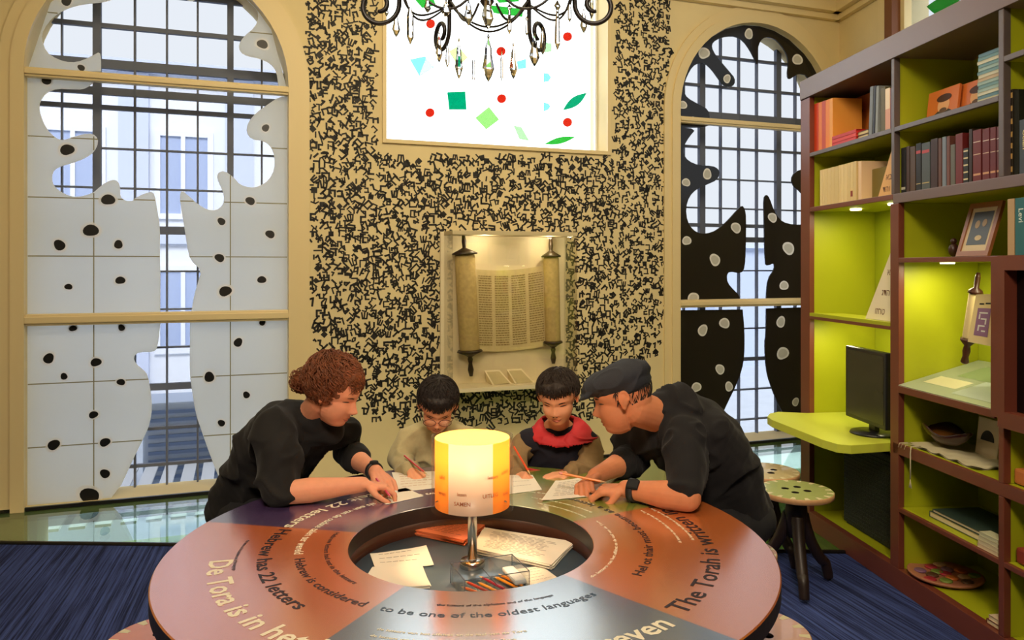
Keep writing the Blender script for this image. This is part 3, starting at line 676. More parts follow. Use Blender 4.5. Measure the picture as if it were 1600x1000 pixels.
# small print on the shade
mb = MB(); m_print = mat('shade_print', lin((130, 70, 40)), .6)
for body, a, z, sz in (('tafel', 214, .10, .016), ('leren', 212, .055, .016), ('SAMEN', 245, .035, .015), ('lezen', 250, .062, .013), ('UITLEG', 288, .055, .015), ('letters', 296, .105, .013), ('schrijf', 322, .11, .015), ('boek', 326, .05, .014)):
    tv, tf = text_mesh(body, sz, bold=.0003)
    mb.add([ML @ V((.1066 * math.cos(R(a) + v.x / .1066), .1066 * math.sin(R(a) + v.x / .1066), b0 + z + v.y)) for v in tv], tf, m_print)
mb.build('shade_print', ish)
mb = MB(); mb.ell(LC + V((0, 0, .285)), Matrix.Identity(3), (.03, .03, .038), mat('bulb_glass', (1, .9, .7), .5, emis=(1, .72, .38), estr=11)); mb.build('bulb', lamp)
mb = MB(); mb.lathe([(.016, .235), (.018, .262)], ML, m_white, 20)
for k in range(3):
    a = R(90 + 120 * k); mb.tube([LC + V((0, 0, .235)), LC + V((.113 * math.cos(a), .113 * math.sin(a), .20))], .0016, m_chrome, 6)
mb.build('socket', lamp)
pl = bpy.data.lights.new('lamp_bulb_light', 'POINT'); pl.energy = 13; pl.color = (1, .66, .34); pl.shadow_soft_size = .035
plo = bpy.data.objects.new('lamp_bulb_light', pl); COL.objects.link(plo); plo.location = LC + V((0, 0, .335))

# ------------------------------------------------------------------ papers and things on the table and tray
m_paper = mat('paper', lin((226, 218, 200)), .8); m_line = mat('pencil_line', lin((150, 140, 130)), .8)
def sheet(name, corners, z, label, cat, m=None, th=.0006, curl=0, lines=0, group=None, n=8, lm=None, stack=1):
    """paper lying flat: four photo corners (far-left, far-right, near-right, near-left)"""
    m = m or m_paper; c = [ground(x, y, z + th * stack) for x, y in corners]; mb = MB()
    ctr = sum(c, V()) / 4
    for s_ in range(stack):
        rot = Matrix.Rotation(.05 * math.sin(s_ * 2.1) * (s_ != stack - 1), 4, 'Z')
        cc = [ctr + rot @ (p - ctr) for p in c]
        def q(u, v, dz=0):
            p = (cc[0] * (1 - u) + cc[1] * u) * (1 - v) + (cc[3] * (1 - u) + cc[2] * u) * v
            p = p.copy(); p.z = z + th * (s_ + 1) + dz + curl * max(0, (abs(u - .5) * 2 - .5)) ** 2 + curl * .6 * max(0, v - .6) ** 2; return p
        tp = [q(i / n, j / n) for j in range(n + 1) for i in range(n + 1)]; bt = [p - V((0, 0, th * .9)) for p in tp]
        b = len(tp); fs = []
        for j in range(n):
            for i in range(n):
                k = j * (n + 1) + i; fs.append((k, k + n + 1, k + n + 2, k + 1)); fs.append((b + k, b + k + 1, b + k + n + 2, b + k + n + 1))
        for i in range(n):
            fs.append((i, i + 1, b + i + 1, b + i)); k = n * (n + 1) + i; fs.append((k + 1, k, b + k, b + k + 1))
            k = i * (n + 1); fs.append((k + n + 1, k, b + k, b + k + n + 1)); k += n; fs.append((k, k + n + 1, b + k + n + 1, b + k))
        mb.add(tp + bt, fs, m)
    rr = random.Random(int(corners[0][0]))
    for k in range(lines):
        v = .12 + .76 * k / max(1, lines); u0 = .1 + rr.random() * .05; u1 = .7 + rr.random() * .2
        for i in range(6):
            a = u0 + (u1 - u0) * i / 6; b_ = u0 + (u1 - u0) * (i + .8) / 6
            mb.add([q(a, v, .0004), q(b_, v, .0004), q(b_, v + .018, .0004), q(a, v + .018, .0004)], [(0, 3, 2, 1)], lm or m_line)
    return tag(mb.build(name), label, cat, group)
sheet('paper_sheet', [(577, 774), (634, 762), (662, 775), (604, 788)], TZ + .001, 'small white paper under the writing hands of the woman in black', 'paper')
sheet('paper_sheet', [(612, 738), (686, 736), (684, 762), (622, 769)], TZ + .001, 'white paper in front of the boy with glasses', 'paper', lines=6, lm=mat('pencil_tan', lin((190, 150, 110)), .8))
sheet('paper_sheet', [(795, 742), (832, 742), (847, 765), (795, 772)], TZ + .001, 'white paper under the hand of the boy with the red collar', 'paper', lines=3)
sheet('paper_sheet', [(868, 752), (922, 744), (958, 772), (846, 783)], TZ + .001, 'cream handwritten paper beneath the hands of the man in the cap', 'paper', lines=9, curl=.012, th=.0008)
sheet('booklet', [(668, 807), (758, 820), (726, 844), (640, 826)], TRAYZ + .001, 'orange printed booklet stack lying on the tray behind the lamp', 'booklet', m=mat('booklet_orange', lin((215, 112, 66)), .6), th=.0045, stack=4, lines=8, lm=mat('booklet_print', lin((110, 50, 40)), .7))
sheet('paper_stack', [(757, 824), (897, 846), (862, 882), (736, 856)], TRAYZ + .001, 'thick stack of white printed papers right of the lamp on the tray', 'paper stack', th=.0022, stack=7, lines=14)
sheet('paper_card', [(578, 866), (666, 853), (678, 884), (586, 889)], TRAYZ + .001, 'upper white card of the two at the left of the tray', 'card', th=.0015, curl=.01, lines=3, lm=m_ink)
sheet('notepad', [(582, 886), (660, 884), (672, 915), (560, 920)], TRAYZ + .001, 'blank cream notepad at the left front of the tray, below the printed card', 'notepad', th=.003, stack=3, curl=.004)
sheet('printed_leaflet', [(800, 890), (846, 884), (876, 906), (826, 918)], TRAYZ + .001, 'white leaflet with rounded top right of the clear pencil box', 'leaflet', th=.001, lines=5)
g0 = ground(752, 812, TRAYZ); g1 = ground(862, 836, TRAYZ); d = (g1 - g0).normalized()
mb = MB(); mb.rbox(frame(g0, d, V((-d.y, d.x, 0)), V((0, 0, 1))), 0, (g1 - g0).length, -.02, .02, .001, .006, mat('ruler_wood', lin((190, 150, 100)), .5), .001); tag(mb.build('wooden_ruler'), 'wooden ruler lying behind the paper stack in the tray', 'ruler')
# clear box with pencils
o = ground(728, 938, TRAYZ); bx = thing('pencil_box', o, 'clear acrylic box of pencils in front of the lamp base', 'pencil box')
cs = [ground(x, y, TRAYZ + .001) for x, y in ((703, 905), (800, 893), (836, 922))]
c0 = ground(704, 912, TRAYZ); ex = (ground(800, 897, TRAYZ) - c0); Lx = ex.length; ex.normalize(); ey = V((ex.y, -ex.x, 0))
m_acr = pane_mat('acrylic_box', (.94, .96, .97), 1.5, .02); m_acre = mat('acrylic_edge', lin((90, 95, 105)), .2)
MBx = frame(c0, ex, ey, V((0, 0, 1))); Ly = .125; Hh = .055
MBx = frame(c0 + ey * .0, ex, ey, V((0, 0, 1)))
mb = MB(); mb.box(MBx, 0, Lx, 0, Ly, .001, .004, m_acr)
for (a, b, c, d_) in ((0, Lx, 0, .003), (0, Lx, Ly - .003, Ly), (0, .003, .003, Ly - .003), (Lx - .003, Lx, .003, Ly - .003)): mb.box(MBx, a, b, c, d_, .004, Hh, m_acr)
case_o = mb.build('box_body', bx)
mb = MB()
for a, b in (((0, 0, Hh), (Lx, 0, Hh)), ((Lx, 0, Hh), (Lx, Ly, Hh)), ((Lx, Ly, Hh), (0, Ly, Hh)), ((0, Ly, Hh), (0, 0, Hh)), ((0, 0, .002), (0, 0, Hh)), ((Lx, 0, .002), (Lx, 0, Hh)), ((0, Ly, .002), (0, Ly, Hh)), ((Lx, Ly, .002), (Lx, Ly, Hh)), ((Lx * .5, 0, .03), (Lx * .5, Ly, .03))):
    mb.tube([MBx @ V(a), MBx @ V(b)], .0011, m_acre, 6)
mb.build('edge', bx)
def pencil(a, b, col, label, r=.0036, eraser=False, group='pencils'):
    a = V(a); b = V(b); d = (b - a); L = d.length; d.normalize(); M = Matrix.Translation(a) @ d.to_track_quat('Z', 'Y').to_matrix().to_4x4()
    p = thing('pencil', a, label, 'pencil', group); m = mat('pencil_%d_%d_%d' % col, lin(col), .35)
    mb = MB(); mb.lathe([(r, 0), (r, L * .86)], M, m, 6, smooth=False); mb.build('shaft', p)
    mb = MB(); mb.lathe([(r * .98, L * .86), (r * .3, L * .97), (.0003, L)], M, mat('pencil_wood', lin((215, 175, 120)), .6), 6); mb.build('point', p)
    if eraser: mb = MB(); mb.lathe([(r * .9, -.012), (r * 1.05, -.01), (r * 1.05, 0)], M, mat('eraser', lin((225, 150, 140)), .7), 12); mb.build('eraser', p)
    return p
bp = lambda u, v, z=.009: MBx @ V((u * Lx, v * Ly, z))
for i, (u0, v0, u1, v1, c, lb) in enumerate((
    (.30, .96, .08, .40, (200, 96, 40), 'orange pencil leaning in the left end of the clear box'), (.36, .94, .16, .30, (190, 60, 30), 'rust red pencil lying in the left of the clear box'),
    (.52, .92, .36, .30, (232, 150, 30), 'yellow pencil in the middle of the clear box'), (.62, .95, .42, .16, (170, 24, 44), 'crimson pencil crossing the middle of the clear box'),
    (.86, .95, .66, .14, (225, 140, 20), 'amber pencil at the right end of the clear box'), (.91, .95, .72, .2, (200, 120, 30), 'dull yellow pencil beside the amber one in the clear box'))):
    pencil(bp(u0, v0, .009 + (i % 2) * .006), bp(u1, v1, .009 + (i % 2) * .008), c, lb)
mb = MB(); mb.rbox(MBx, Lx * .80, Lx * .99, Ly * .1, Ly * .9, .016, .03, mat('eraser_white', (.75, .75, .72), .5), .006); tag(mb.build('white_eraser'), 'large white eraser at the right end of the clear box', 'eraser')

# ------------------------------------------------------------------ stools
m_swood = mat('stool_dark_wood', (.018, .009, .006), .45, bump=.05); m_rim = mat('plywood_edge', lin((196, 150, 104)), .5, noise_amt=.08, nscale=60)
def stool(loc, seatz, r, topcol, label, rot=0, rays=16, pale=None):
    t = thing('button_stool', (loc[0], loc[1], 0), label, 'stool', 'button stools'); M = Matrix.Translation((loc[0], loc[1], 0)) @ Matrix.Rotation(rot, 4, 'Z')
    mt_ = mat('stool_top_%s' % topcol[0], topcol[1], .25, spec=.8, coat=.5, noise_amt=.04); mp_ = pale or mat('stool_pale', lin((212, 200, 158)), .3)
    th = .026; mb = MB()
    mb.lathe([(r - .004, seatz - th), (r, seatz - th + .003), (r, seatz - .003), (r - .003, seatz)], M, m_rim, 64, cap=False)
    holes = [[(hx + .018 * math.cos(-2 * PI * i / 16), hy + .018 * math.sin(-2 * PI * i / 16)) for i in range(16)] for hx, hy in ((.035, .035), (-.035, .035), (-.035, -.035), (.035, -.035))]
    mb.prism([[((r - .003) * math.cos(2 * PI * i / 64), (r - .003) * math.sin(2 * PI * i / 64)) for i in range(64)]] + holes, M, seatz - .008, seatz, mt_, m_edge)
    for k in range(rays):
        a = 2 * PI * k / rays; d_ = PI / rays * .55
        mb.add([M @ V((q * math.cos(a + s_ * w), q * math.sin(a + s_ * w), seatz + .0004)) for q, s_, w in ((r * .80, -1, d_ * .45), (r - .004, -1, d_ * .7), (r - .004, 1, d_ * .7), (r * .80, 1, d_ * .45))], [(0, 1, 2, 3)], mp_)
    mb.build('seat', t)
    mb = MB(); mb.lathe([(.10, seatz - th - .012), (.10, seatz - th)], M, m_swood, 24); mb.lathe([(.042, seatz - .22), (.05, seatz - .10), (.045, seatz - th - .012)], M, m_swood, 16); mb.build('hub', t)
    for k in range(3):
        a = 2 * PI * k / 3; c, s_ = math.cos(a), math.sin(a)
        pts = [M @ V((c * q, s_ * q, z)) for q, z in smooth_open([(.035, seatz - .12), (.06, seatz - .20), (.09, seatz * .42), (.15, seatz * .22), (.17, .10), (.19, .018)], 2)]
        n = len(pts); mb = MB(); mb.tube(pts, [.030 - .008 * i / n for i in range(n)], m_swood, 10); mb.build('leg', t)
    return t
green = ('green', lin((168, 176, 108))); 
p = ground(1244, 765, .455); stool(p, .455, .168, green, 'green button-shaped stool with pale rays, nearest the bookcase', R(20))
p = ground(1196, 735, .455); stool(p, .455, .168, ('tan', lin((200, 180, 130))), 'tan button-shaped stool behind the green one, beside the man', R(60))
stool((1175 / F * 2.19 - 800 / F * 2.19, 2.19 + .02), .455, .168, ('rose', lin((206, 160, 140))), 'rose button-shaped stool at the right front of the round table', R(10))
stool(((262 - 800) / F * 2.16, 2.16), .455, .168, ('terracotta', lin((200, 120, 92))), 'terracotta button-shaped stool at the left front of the round table', R(5))

# ------------------------------------------------------------------ chandelier
HC = V((-.07, 2.15, 0)); HB = 2.174
ch = thing('chandelier', HC + V((0, 0, HB)), 'black wrought-iron chandelier with scrolled arms and clear crystal drops above the table', 'chandelier')
m_iron = mat('wrought_iron', (.014, .010, .008), .45)
m_crys = mat('crystal', (.93, .90, .86), .02, ior=1.5, trans=1.0)
def spiral(cx, cz, r0, r1, a0, turns, n=40):
    out = []
    for i in range(n + 1):
        t = i / n; r = r0 + (r1 - r0) * t; a = a0 + turns * 2 * PI * t; out.append((cx + r * math.cos(a), cz + r * math.sin(a)))
    return out
for k in range(6):
    a = R(60 * k); c, s_ = math.cos(a), math.sin(a)
    A2 = lambda q: HC + V((c * q[0], s_ * q[0], q[1]))
    # large outer scroll: comes down from above, turns under and curls inwards
    z0 = HB + .060
    pts = smooth_open([(.05, z0 + .30), (.12, z0 + .22), (.20, z0 + .15), (.245, z0 + .08)], 2) + spiral(.305, z0, .060, .016, R(172), 1.28, 44)
    mb = MB(); mb.tube([A2(q) for q in pts], [.0068] * (len(pts) - 6) + [.0068, .0066, .0063, .006, .0052, .0044], m_iron, 8); arm = mb.build('arm', ch)
    pts = smooth_open([(.05, z0 + .02), (.09, z0 - .012), (.15, z0 - .005), (.20, z0 + .05), (.245, z0 + .09)], 2)
    mb = MB(); mb.tube([A2(q) for q in pts], .0038, m_iron, 6); mb.build('brace', arm)
    mb = MB(); mb.lathe([(.02, z0 + .27 - HB), (.038, z0 + .30 - HB), (.04, z0 + .305 - HB)], Matrix.Translation(A2((.30, HB))), m_iron, 16); mb.lathe([(.011, z0 + .305 - HB), (.011, z0 + .39 - HB)], Matrix.Translation(A2((.30, HB))), m_white, 12)
    mb.tube([A2((.22, z0 + .13)), A2((.28, z0 + .2)), A2((.30, z0 + .27))], .005, m_iron, 6); mb.build('candle_cup', arm)
for k in range(6):   # twisted swags between neighbouring arms
    a = R(60 * k); b = R(60 * k + 60)
    for dz, rr_ in ((0, 0), (.018, .012)):
        pts = []
        for i in range(21):
            t = i / 20; an = a + (b - a) * t; r_ = .24 + rr_ * math.sin(PI * t)
            pts.append(HC + V((r_ * math.cos(an), r_ * math.sin(an), HB + .135 - (.075 - dz) * math.sin(PI * t))))
        mb = MB(); mb.tube(pts, .0032, m_iron, 6); mb.build('swag', ch)
mb = MB(); mb.lathe([(.006, .05), (.02, .07), (.012, .10), (.03, .16), (.055, .22), (.03, .30), (.012, .36), (.012, ZC - HB)], Matrix.Translation(HC + V((0, 0, HB))), m_iron, 20); mb.build('stem', ch)
def crystal_mesh(L, w, kind):
    mb = MB(); M = I4
    if kind == 0: prof = [(.0005, 0), (w * .25, -.06 * L), (w * .12, -.12 * L), (w * .55, -.30 * L), (w * .62, -.45 * L), (w, -.72 * L), (w * .5, -.9 * L), (.0005, -L)]
    elif kind == 1: prof = [(.0005, 0), (w * .5, -.1 * L), (w, -.3 * L), (w, -.8 * L), (.0005, -L)]
    else: prof = [(.0005, 0), (w * .7, -.12 * L), (w * .25, -.2 * L), (w * .5, -.5 * L), (w * .6, -.85 * L), (.0005, -L)]
    mb.lathe([(r, z) for r, z in prof[::-1]], Matrix.Scale(.55, 4, (0, 1, 0)), m_crys, 6, smooth=False)
    mb.tube([V((0, 0, .012)), V((.003, 0, .006)), V((0, 0, 0))], .0008, m_iron, 5)
    return mb
protos = {}
def crystal(x, ya, yb, w, kind, Y):
    top_ = pix(x, ya, Y); L = (yb - ya) / F * Y; mb = crystal_mesh(L, w / F * Y / 2, kind)
    rot = Matrix.Rotation(x * .7 % .9, 4, 'Z')
    mb.v = [top_ + rot @ v for v in mb.v]; mb.build('crystal', ch)
for x, ya, yb, w, kd, Y in ((619, 16, 58, 13, 0, 2.25), (641, 8, 70, 12, 1, 2.15), (686, 48, 98, 12, 0, 2.35), (699, 62, 106, 9, 0, 2.38), (717, 58, 124, 15, 0, 2.3), (740, 86, 130, 6, 1, 2.36), (732, -4, 40, 15, 0, 2.1), (762, -20, 46, 22, 0, 1.95),
      (763, 52, 128, 20, 0, 2.3), (784, 80, 130, 6, 1, 2.36), (802, 66, 124, 16, 0, 2.3), (796, 6, 54, 11, 2, 2.1), (835, 50, 104, 18, 0, 2.36), (848, 42, 86, 12, 0, 2.38), (871, 0, 79, 17, 2, 2.15), (890, 6, 35, 6, 1, 2.2),
      (912, 12, 52, 12, 0, 2.25), (697, -2, 28, 14, 0, 2.0), (924, -8, 30, 8, 1, 2.15), (604, 2, 26, 8, 0, 2.2), (823, 26, 56, 8, 2, 2.35), (668, -6, 20, 12, 0, 2.1)): crystal(x, ya, yb, w, kd, Y)
# ------------------------------------------------------------------ bookcase
m_frame = mat('bookcase_brown', lin((116, 58, 42)), .38, spec=.6, noise_amt=.05, nscale=8); m_frame2 = mat('bookcase_top', lin((112, 92, 92)), .4, spec=.7)  # grey-mauve of the top: reflected windows painted into the brown frame's colour
m_sh = mat('shelf_edge', lin((96, 84, 84)), .4, spec=.6)  # grey of the edges has the window reflection put into its colour
m_lime = mat('lime_paint', lin((172, 178, 24)), .5, noise_amt=.03, nscale=5)
m_limeb = mat('lime_back', lin((164, 174, 24)), .6, noise_amt=.03, nscale=5)
M = SM(); DP = .40; TE = 2.55
bc = thing('bookcase', S(1.2, .2, 0), 'tall brown-framed bookcase with lime green compartments along the right side', 'bookcase')
def part(name, t0, t1, z0, z1, d0, d1, m, parent=None, b=.002):
    q = MB(); q.rbox(M, t0, t1, z0, z1, d0, d1, m, b); return q.build(name, parent or bc)
part('back_panel', .0, TE, .0, 2.56, DP, DP + .02, m_limeb)
def post(t0, t1, z0, z1, m=None, d0=0):
    q = MB(); q.rbox(M, t0, t1, z0, z1, d0, .03, m or m_frame, .003); q.rbox(M, t0 + .004, t1 - .004, z0, z1, .03, DP - .001, m_lime, .001); return q.build('post', bc)
post(.0, .105, .0, 2.48)
q = MB(); q.rbox(M, -.002, .0, .0, 2.59, .0, DP + .02, m_frame, .0005); q.build('end_panel', bc)
part('top_board', .0, TE, 2.483, 2.592, -.006, DP + .02, m_frame2)
part('base_board', .0, TE, .0, .098, 0, .04, m_frame)
C1, C2, C3 = .912, 1.607, 2.35
post(C1 - .012, C1 + .012, 1.845, 2.483, m_sh)
post(C1 - .020, C1 + .045, .098, 1.80)
post(C2 - .014, C2 + .014, 1.845, 2.483, m_sh); post(C2 - .014, C2 + .014, .098, .63); post(C2 - .014, C2 + .014, .681, .90); post(C3, C3 + .03, .098, 2.483, m_sh)
def shelf(t0, t1, z, th, m=None, d0=0.0, name='shelf'):
    q = MB(); q.rbox(M, t0, t1, z - th, z, d0, .018, m or m_sh, .002); q.rbox(M, t0, t1, z - th + .001, z - .001, .018, DP - .001, m_lime, .001); return q.build(name, bc)
shelf(.105, C1 - .012, 2.158, .022); shelf(C1 + .012, C2 - .014, 2.158, .022); shelf(C2 + .014, C3, 2.30, .022)
shelf(.105, C1, 1.845, .025, m_frame); shelf(C1, C3, 1.845, .045, m_frame2)
shelf(C1 + .045, C2 - .014, 1.545, .022, m_frame)
shelf(C1 + .0, C3, .681, .05, m_frame)
shelf(C1 + .045, C2 - .014, .385, .02, m_frame); shelf(C2 + .014, C3, .385, .02, m_frame)
q = MB(); q.rbox(M, .105, C3, .078, .098, .0401, DP - .001, m_lime, .001); q.build('bottom_shelf', bc)
# narrow ledge with rail
q = MB(); q.prism([[(.106, .0), (C1 - .021, .0), (C1 - .021, .22), (.17, .16)]], frame(S(0, 0, 0), SU, SN, V((0, 0, 1))), 1.222, 1.240, m_lime); q.build('ledge', bc)
q = MB(); q.rbox(M, .106, C1 - .021, 1.205, 1.222, .0, .015, m_frame, .001); q.build('ledge_rail', bc)
# lime desk top sticking out
dk = [ground(x, y, .665) for x, y in ((1199, 651), (1204, 645), (1216, 643), (1268, 643), )]
def td(p): r = p - S0; return (r.dot(SU) / SU.length_squared, r.dot(SN) / SN.length_squared)
a = td(ground(1199, 652, .665)); b = td(ground(1310, 695, .665)); 
dl = [(.108, -.02), (.10, DP - .005), (C1 - .022, DP - .005), (C1 - .022, -.01), td(ground(1391, 692, .665)), td(ground(1330, 696, .665)), td(ground(1308, 694, .665)), td(ground(1285, 687, .665)), td(ground(1206, 656, .665)), td(ground(1199, 651, .665)), td(ground(1203, 646, .665)), td(ground(1216, 643.5, .665))]
dl[3] = (C1 - .022, min(-.01, dl[4][1]) + .01)
q = MB(); q.prism([dl], frame(S(0, 0, 0), SU, SN, V((0, 0, 1))), .625, .665, mat('desk_lime', lin((196, 204, 70)), .35, spec=.6)); q.build('desk_top', bc)
# slanted glass-topped case
zc, rise = .955, .11
q = MB(); vs = [S(t, d, z) for t, d, z in ((C1 + .045, .0, zc - .02), (C2 - .03, .0, zc - .02), (C2 - .03, DP - .002, zc + rise - .02), (C1 + .045, DP - .002, zc + rise - .02), (C1 + .045, .0, zc), (C2 - .03, .0, zc), (C2 - .03, DP - .002, zc + rise), (C1 + .045, DP - .002, zc + rise))]
q.add(vs, [(0, 3, 2, 1), (4, 5, 6, 7), (0, 1, 5, 4), (1, 2, 6, 5), (2, 3, 7, 6), (3, 0, 4, 7)], mat('grey_glass', lin((150, 160, 140)), .12, spec=.8)); gd = q.build('slanted_display', bc)
q = MB(); q.rbox(M, C1 + .045, C2 - .03, zc - .035, zc - .004, -.004, .006, m_frame, .001); q.build('display_rail', gd)
for (u0, u1, v0, v1, col) in ((.1, .45, .2, .42, (205, 200, 165)), (.5, .95, .1, .6, (160, 172, 165)), (.2, .6, .5, .85, (130, 150, 110)), (.6, .95, .68, .92, (110, 130, 90))):
    q = MB(); T0_ = C1 + .045; T1_ = C2 - .03
    f = lambda u, v: S(T0_ + (T1_ - T0_) * u, DP * v, zc + rise * v + .001)
    q.add([f(u0, v0), f(u1, v0), f(u1, v1), f(u0, v1)], [(0, 1, 2, 3)], mat('card_%d' % col[0], lin(col), .3)); q.build('display_card', gd)
post(C2 - .03, C2 + .02, .93, 1.545, m_frame, -.02)
# dark screen cabinet at the right
scn = thing('screen_cabinet', S(C2 + .3, .1, .93), 'brown-framed black screen cabinet at the right end of the bookcase', 'screen')
q = MB(); fr_ = [(C2 + .02, .90), (C3 - .005, .90), (C3 - .005, 1.545), (C2 + .02, 1.545)]
q.prism([fr_, [(C2 + .055, .96), (C3 - .05, .96), (C3 - .05, 1.49), (C2 + .055, 1.49)]], M, -.03, .05, m_frame); q.build('frame', scn)
q = MB(); q.box(M, C2 + .056, C3 - .051, .961, 1.489, .02, .048, mat('screen_black', (.004, .004, .005), .15)); q.build('screen', scn)

# under-shelf lamps
m_puck = mat('puck_glow', (1, .95, .8), .4, emis=(1, .88, .6), estr=9)
def puck(t, d, z, power, col=(1, .88, .55)):
    q = MB(); q.lathe([(.028, -.006), (.03, 0)], Matrix.Translation(S(t, d, z)), m_puck, 20); q.build('puck_lamp', bc)
    l = bpy.data.lights.new('puck_lamp_light', 'AREA'); l.shape = 'DISK'; l.size = .06; l.energy = power; l.color = col
    o_ = bpy.data.objects.new('puck_lamp_light', l); COL.objects.link(o_); o_.location = S(t, d, z - .012)
puck(1.13, .12, 1.522, 1.7); puck(1.50, .12, 1.522, 1.1)
puck(.35, .14, 1.818, 1.3); puck(.70, .14, 1.818, 1.2)
puck(.30, .10, 1.204, 1.3); puck(.65, .26, 1.220, .6)


# ---- books
m_pages = mat('pages', lin((222, 205, 165)), .8)
def book(t0, t1, z, h, col, label, group, d0=.03, dep=.17, cat='book', lean=0.0, bands=None, pale_spine=False, title=None, tcol=(230, 215, 160)):
    mc = mat('cover_%d_%d_%d' % col, lin(col), .5); mb = MB(); w = t1 - t0
    Mb = M @ Matrix.Translation((t0, z + .0008, d0)) @ Matrix.Rotation(lean, 4, 'Z')
    c = min(.0025, w * .15)
    mb.rbox(Mb, 0, w, 0, h, 0, c * 1.4, mc, .001)                                   # spine
    mb.rbox(Mb, 0, c, 0, h, c * 1.4, dep, mc, .0005); mb.rbox(Mb, w - c, w, 0, h, c * 1.4, dep, mc, .0005)
    mb.box(Mb, c, w - c, .003, h - .003, c * 1.4, dep - .004, m_pages)
    for (u, hh, bcol) in (bands or ()):
        mb.box(Mb, w * .06, w * .94, h * u, h * u + hh, -.0006, 0, mat('band_%d_%d' % bcol[:2], lin(bcol), .4))
    if title:
        tv, tf = text_mesh(title, w * .55, bold=.0004); mt2 = mat('title_%d_%d' % tcol[:2], lin(tcol), .5)
        mb.add([Mb @ V((w * .3 + v.y, h * .82 - v.x, -.0008)) for v in tv], tf, mt2)
    o = mb.build('book'); return tag(o, label, cat, group)
def bpx(x0, x1, ytop, z, col, label, group, d0=.03, **k):
    t0 = spx(x0, 300, d0)[0]; t1 = spx(x1, 300, d0)[0]; zt = spx((x0 + x1) / 2, ytop, d0)[1]
    return book(t0 + .0006, t1 - .0006, z, max(.05, zt - z), col, label, group, d0=d0, **k)
ZA, ZB_, ZG = 2.158, 1.845, 1.845
g = 'orange and red books on the top left shelf'
for x0, x1, y, c, lb in ((1271, 1279, 162, (214, 70, 36), 'thin scarlet book at the far left of the top shelf'), (1279, 1284, 160, (236, 128, 44), 'light orange book second from the left post on the top shelf'),
        (1284, 1290, 158, (200, 74, 44), 'brick red book third from the left post on the top shelf'), (1290, 1296, 156, (240, 138, 40), 'bright orange book fourth from the left post on the top shelf'), (1296, 1301, 154, (244, 166, 70), 'pale orange book beside the orange picture cover')):
    bpx(x0, x1, y, ZA, c, lb, g)
# orange cover standing face out behind the red stack
def cover(tx0, tx1, ytop, z, d, col, label, name='picture_book', portrait=True, tilt=.12, bgc=None):
    t0 = spx(tx0, 300, d)[0]; t1 = spx(tx1, 300, d)[0]; zt = spx((tx0 + tx1) / 2, ytop, d)[1]; h = zt - z; w = t1 - t0
    Mb = M @ Matrix.Translation((t0, z + .001, d)) @ Matrix.Rotation(tilt, 4, 'X')
    t = thing(name, S((t0 + t1) / 2, d, z), label, 'book'); q = MB(); q.rbox(Mb, 0, w, 0, h, 0, .012, mat('cover_%d_%d_%d' % col, lin(col), .5), .002); q.build('cover', t)
    if portrait:
        q = MB(); cx = w * .55
        def el(cx_, cy_, rx, ry, m, lay, a0=0, a1=360):
            n = 24; q.prism([[(cx_ + rx * math.cos(R(a0 + (a1 - a0) * i / n)), cy_ + ry * math.sin(R(a0 + (a1 - a0) * i / n))) for i in range(n + (a1 - a0 < 360))]], Mb, -.0006 * lay, -.0006 * lay + .0005, m)
        el(cx, .0, w * .38, h * .36, mat('pic_coat', lin((60, 52, 44)), .6), 1, 1, 179); el(cx, h * .48, w * .19, h * .24, mat('pic_face', lin((224, 168, 122)), .6), 2); el(cx, h * .70, w * .24, h * .12, mat('pic_hat', lin((70, 36, 24)), .6), 3)
        el(cx, h * .32, w * .12, h * .08, mat('pic_beard', lin((96, 70, 54)), .6), 3); q.build('cover_picture', t)
    return t
cover(1303, 1352, 153, ZA, .215, (208, 120, 46), 'orange picture book standing face out behind the red stack')
g = 'stacked red books on the top left shelf'
def flat_book(tx0, tx1, z, th, col, label, group, d0=.03, dep=.13, name='book', rot=0, slab=None):
    t0 = spx(tx0, 300, d0)[0]; t1 = spx(tx1, 300, d0)[0]; mb = MB(); mc = mat('cover_%d_%d_%d' % col, lin(col), .5); w = t1 - t0
    Mb = M @ Matrix.Translation((t0, z, d0)) @ Matrix.Rotation(rot, 4, 'Y')
    c = min(.002, th * .2); mb.rbox(Mb, 0, w, 0.0004, c + .0004, 0, dep, mc, .0004); mb.rbox(Mb, 0, w, th - c, th, 0, dep, mc, .0004); mb.rbox(Mb, 0, .002, c, th - c, 0, dep, mc, .0003)
    mb.box(Mb, .002, w - .004, c + .0004, th - c, slab if slab is not None else .003, dep - .003, m_pages if slab is None else mc); return tag(mb.build(name), label, 'book', group)
for i, (c, w) in enumerate((((206, 44, 40), 'bottom'), ((222, 60, 50), 'middle'), ((200, 40, 36), 'top'))):
    flat_book(1300, 1338, ZA + .001 + i * .019, .018, c, w + ' one of the three red books stacked on the top left shelf', g, slab=.0, d0=.02)
for i, c in enumerate(((84, 58, 40), (104, 76, 52))):
    flat_book(1340, 1356, ZA + .001 + i * .02, .019, c, ('lower' if i == 0 else 'upper') + ' brown book lying beside the red stack on the top shelf', 'brown books lying on the top shelf')
g = 'leaning and upright books beside the thin partition'
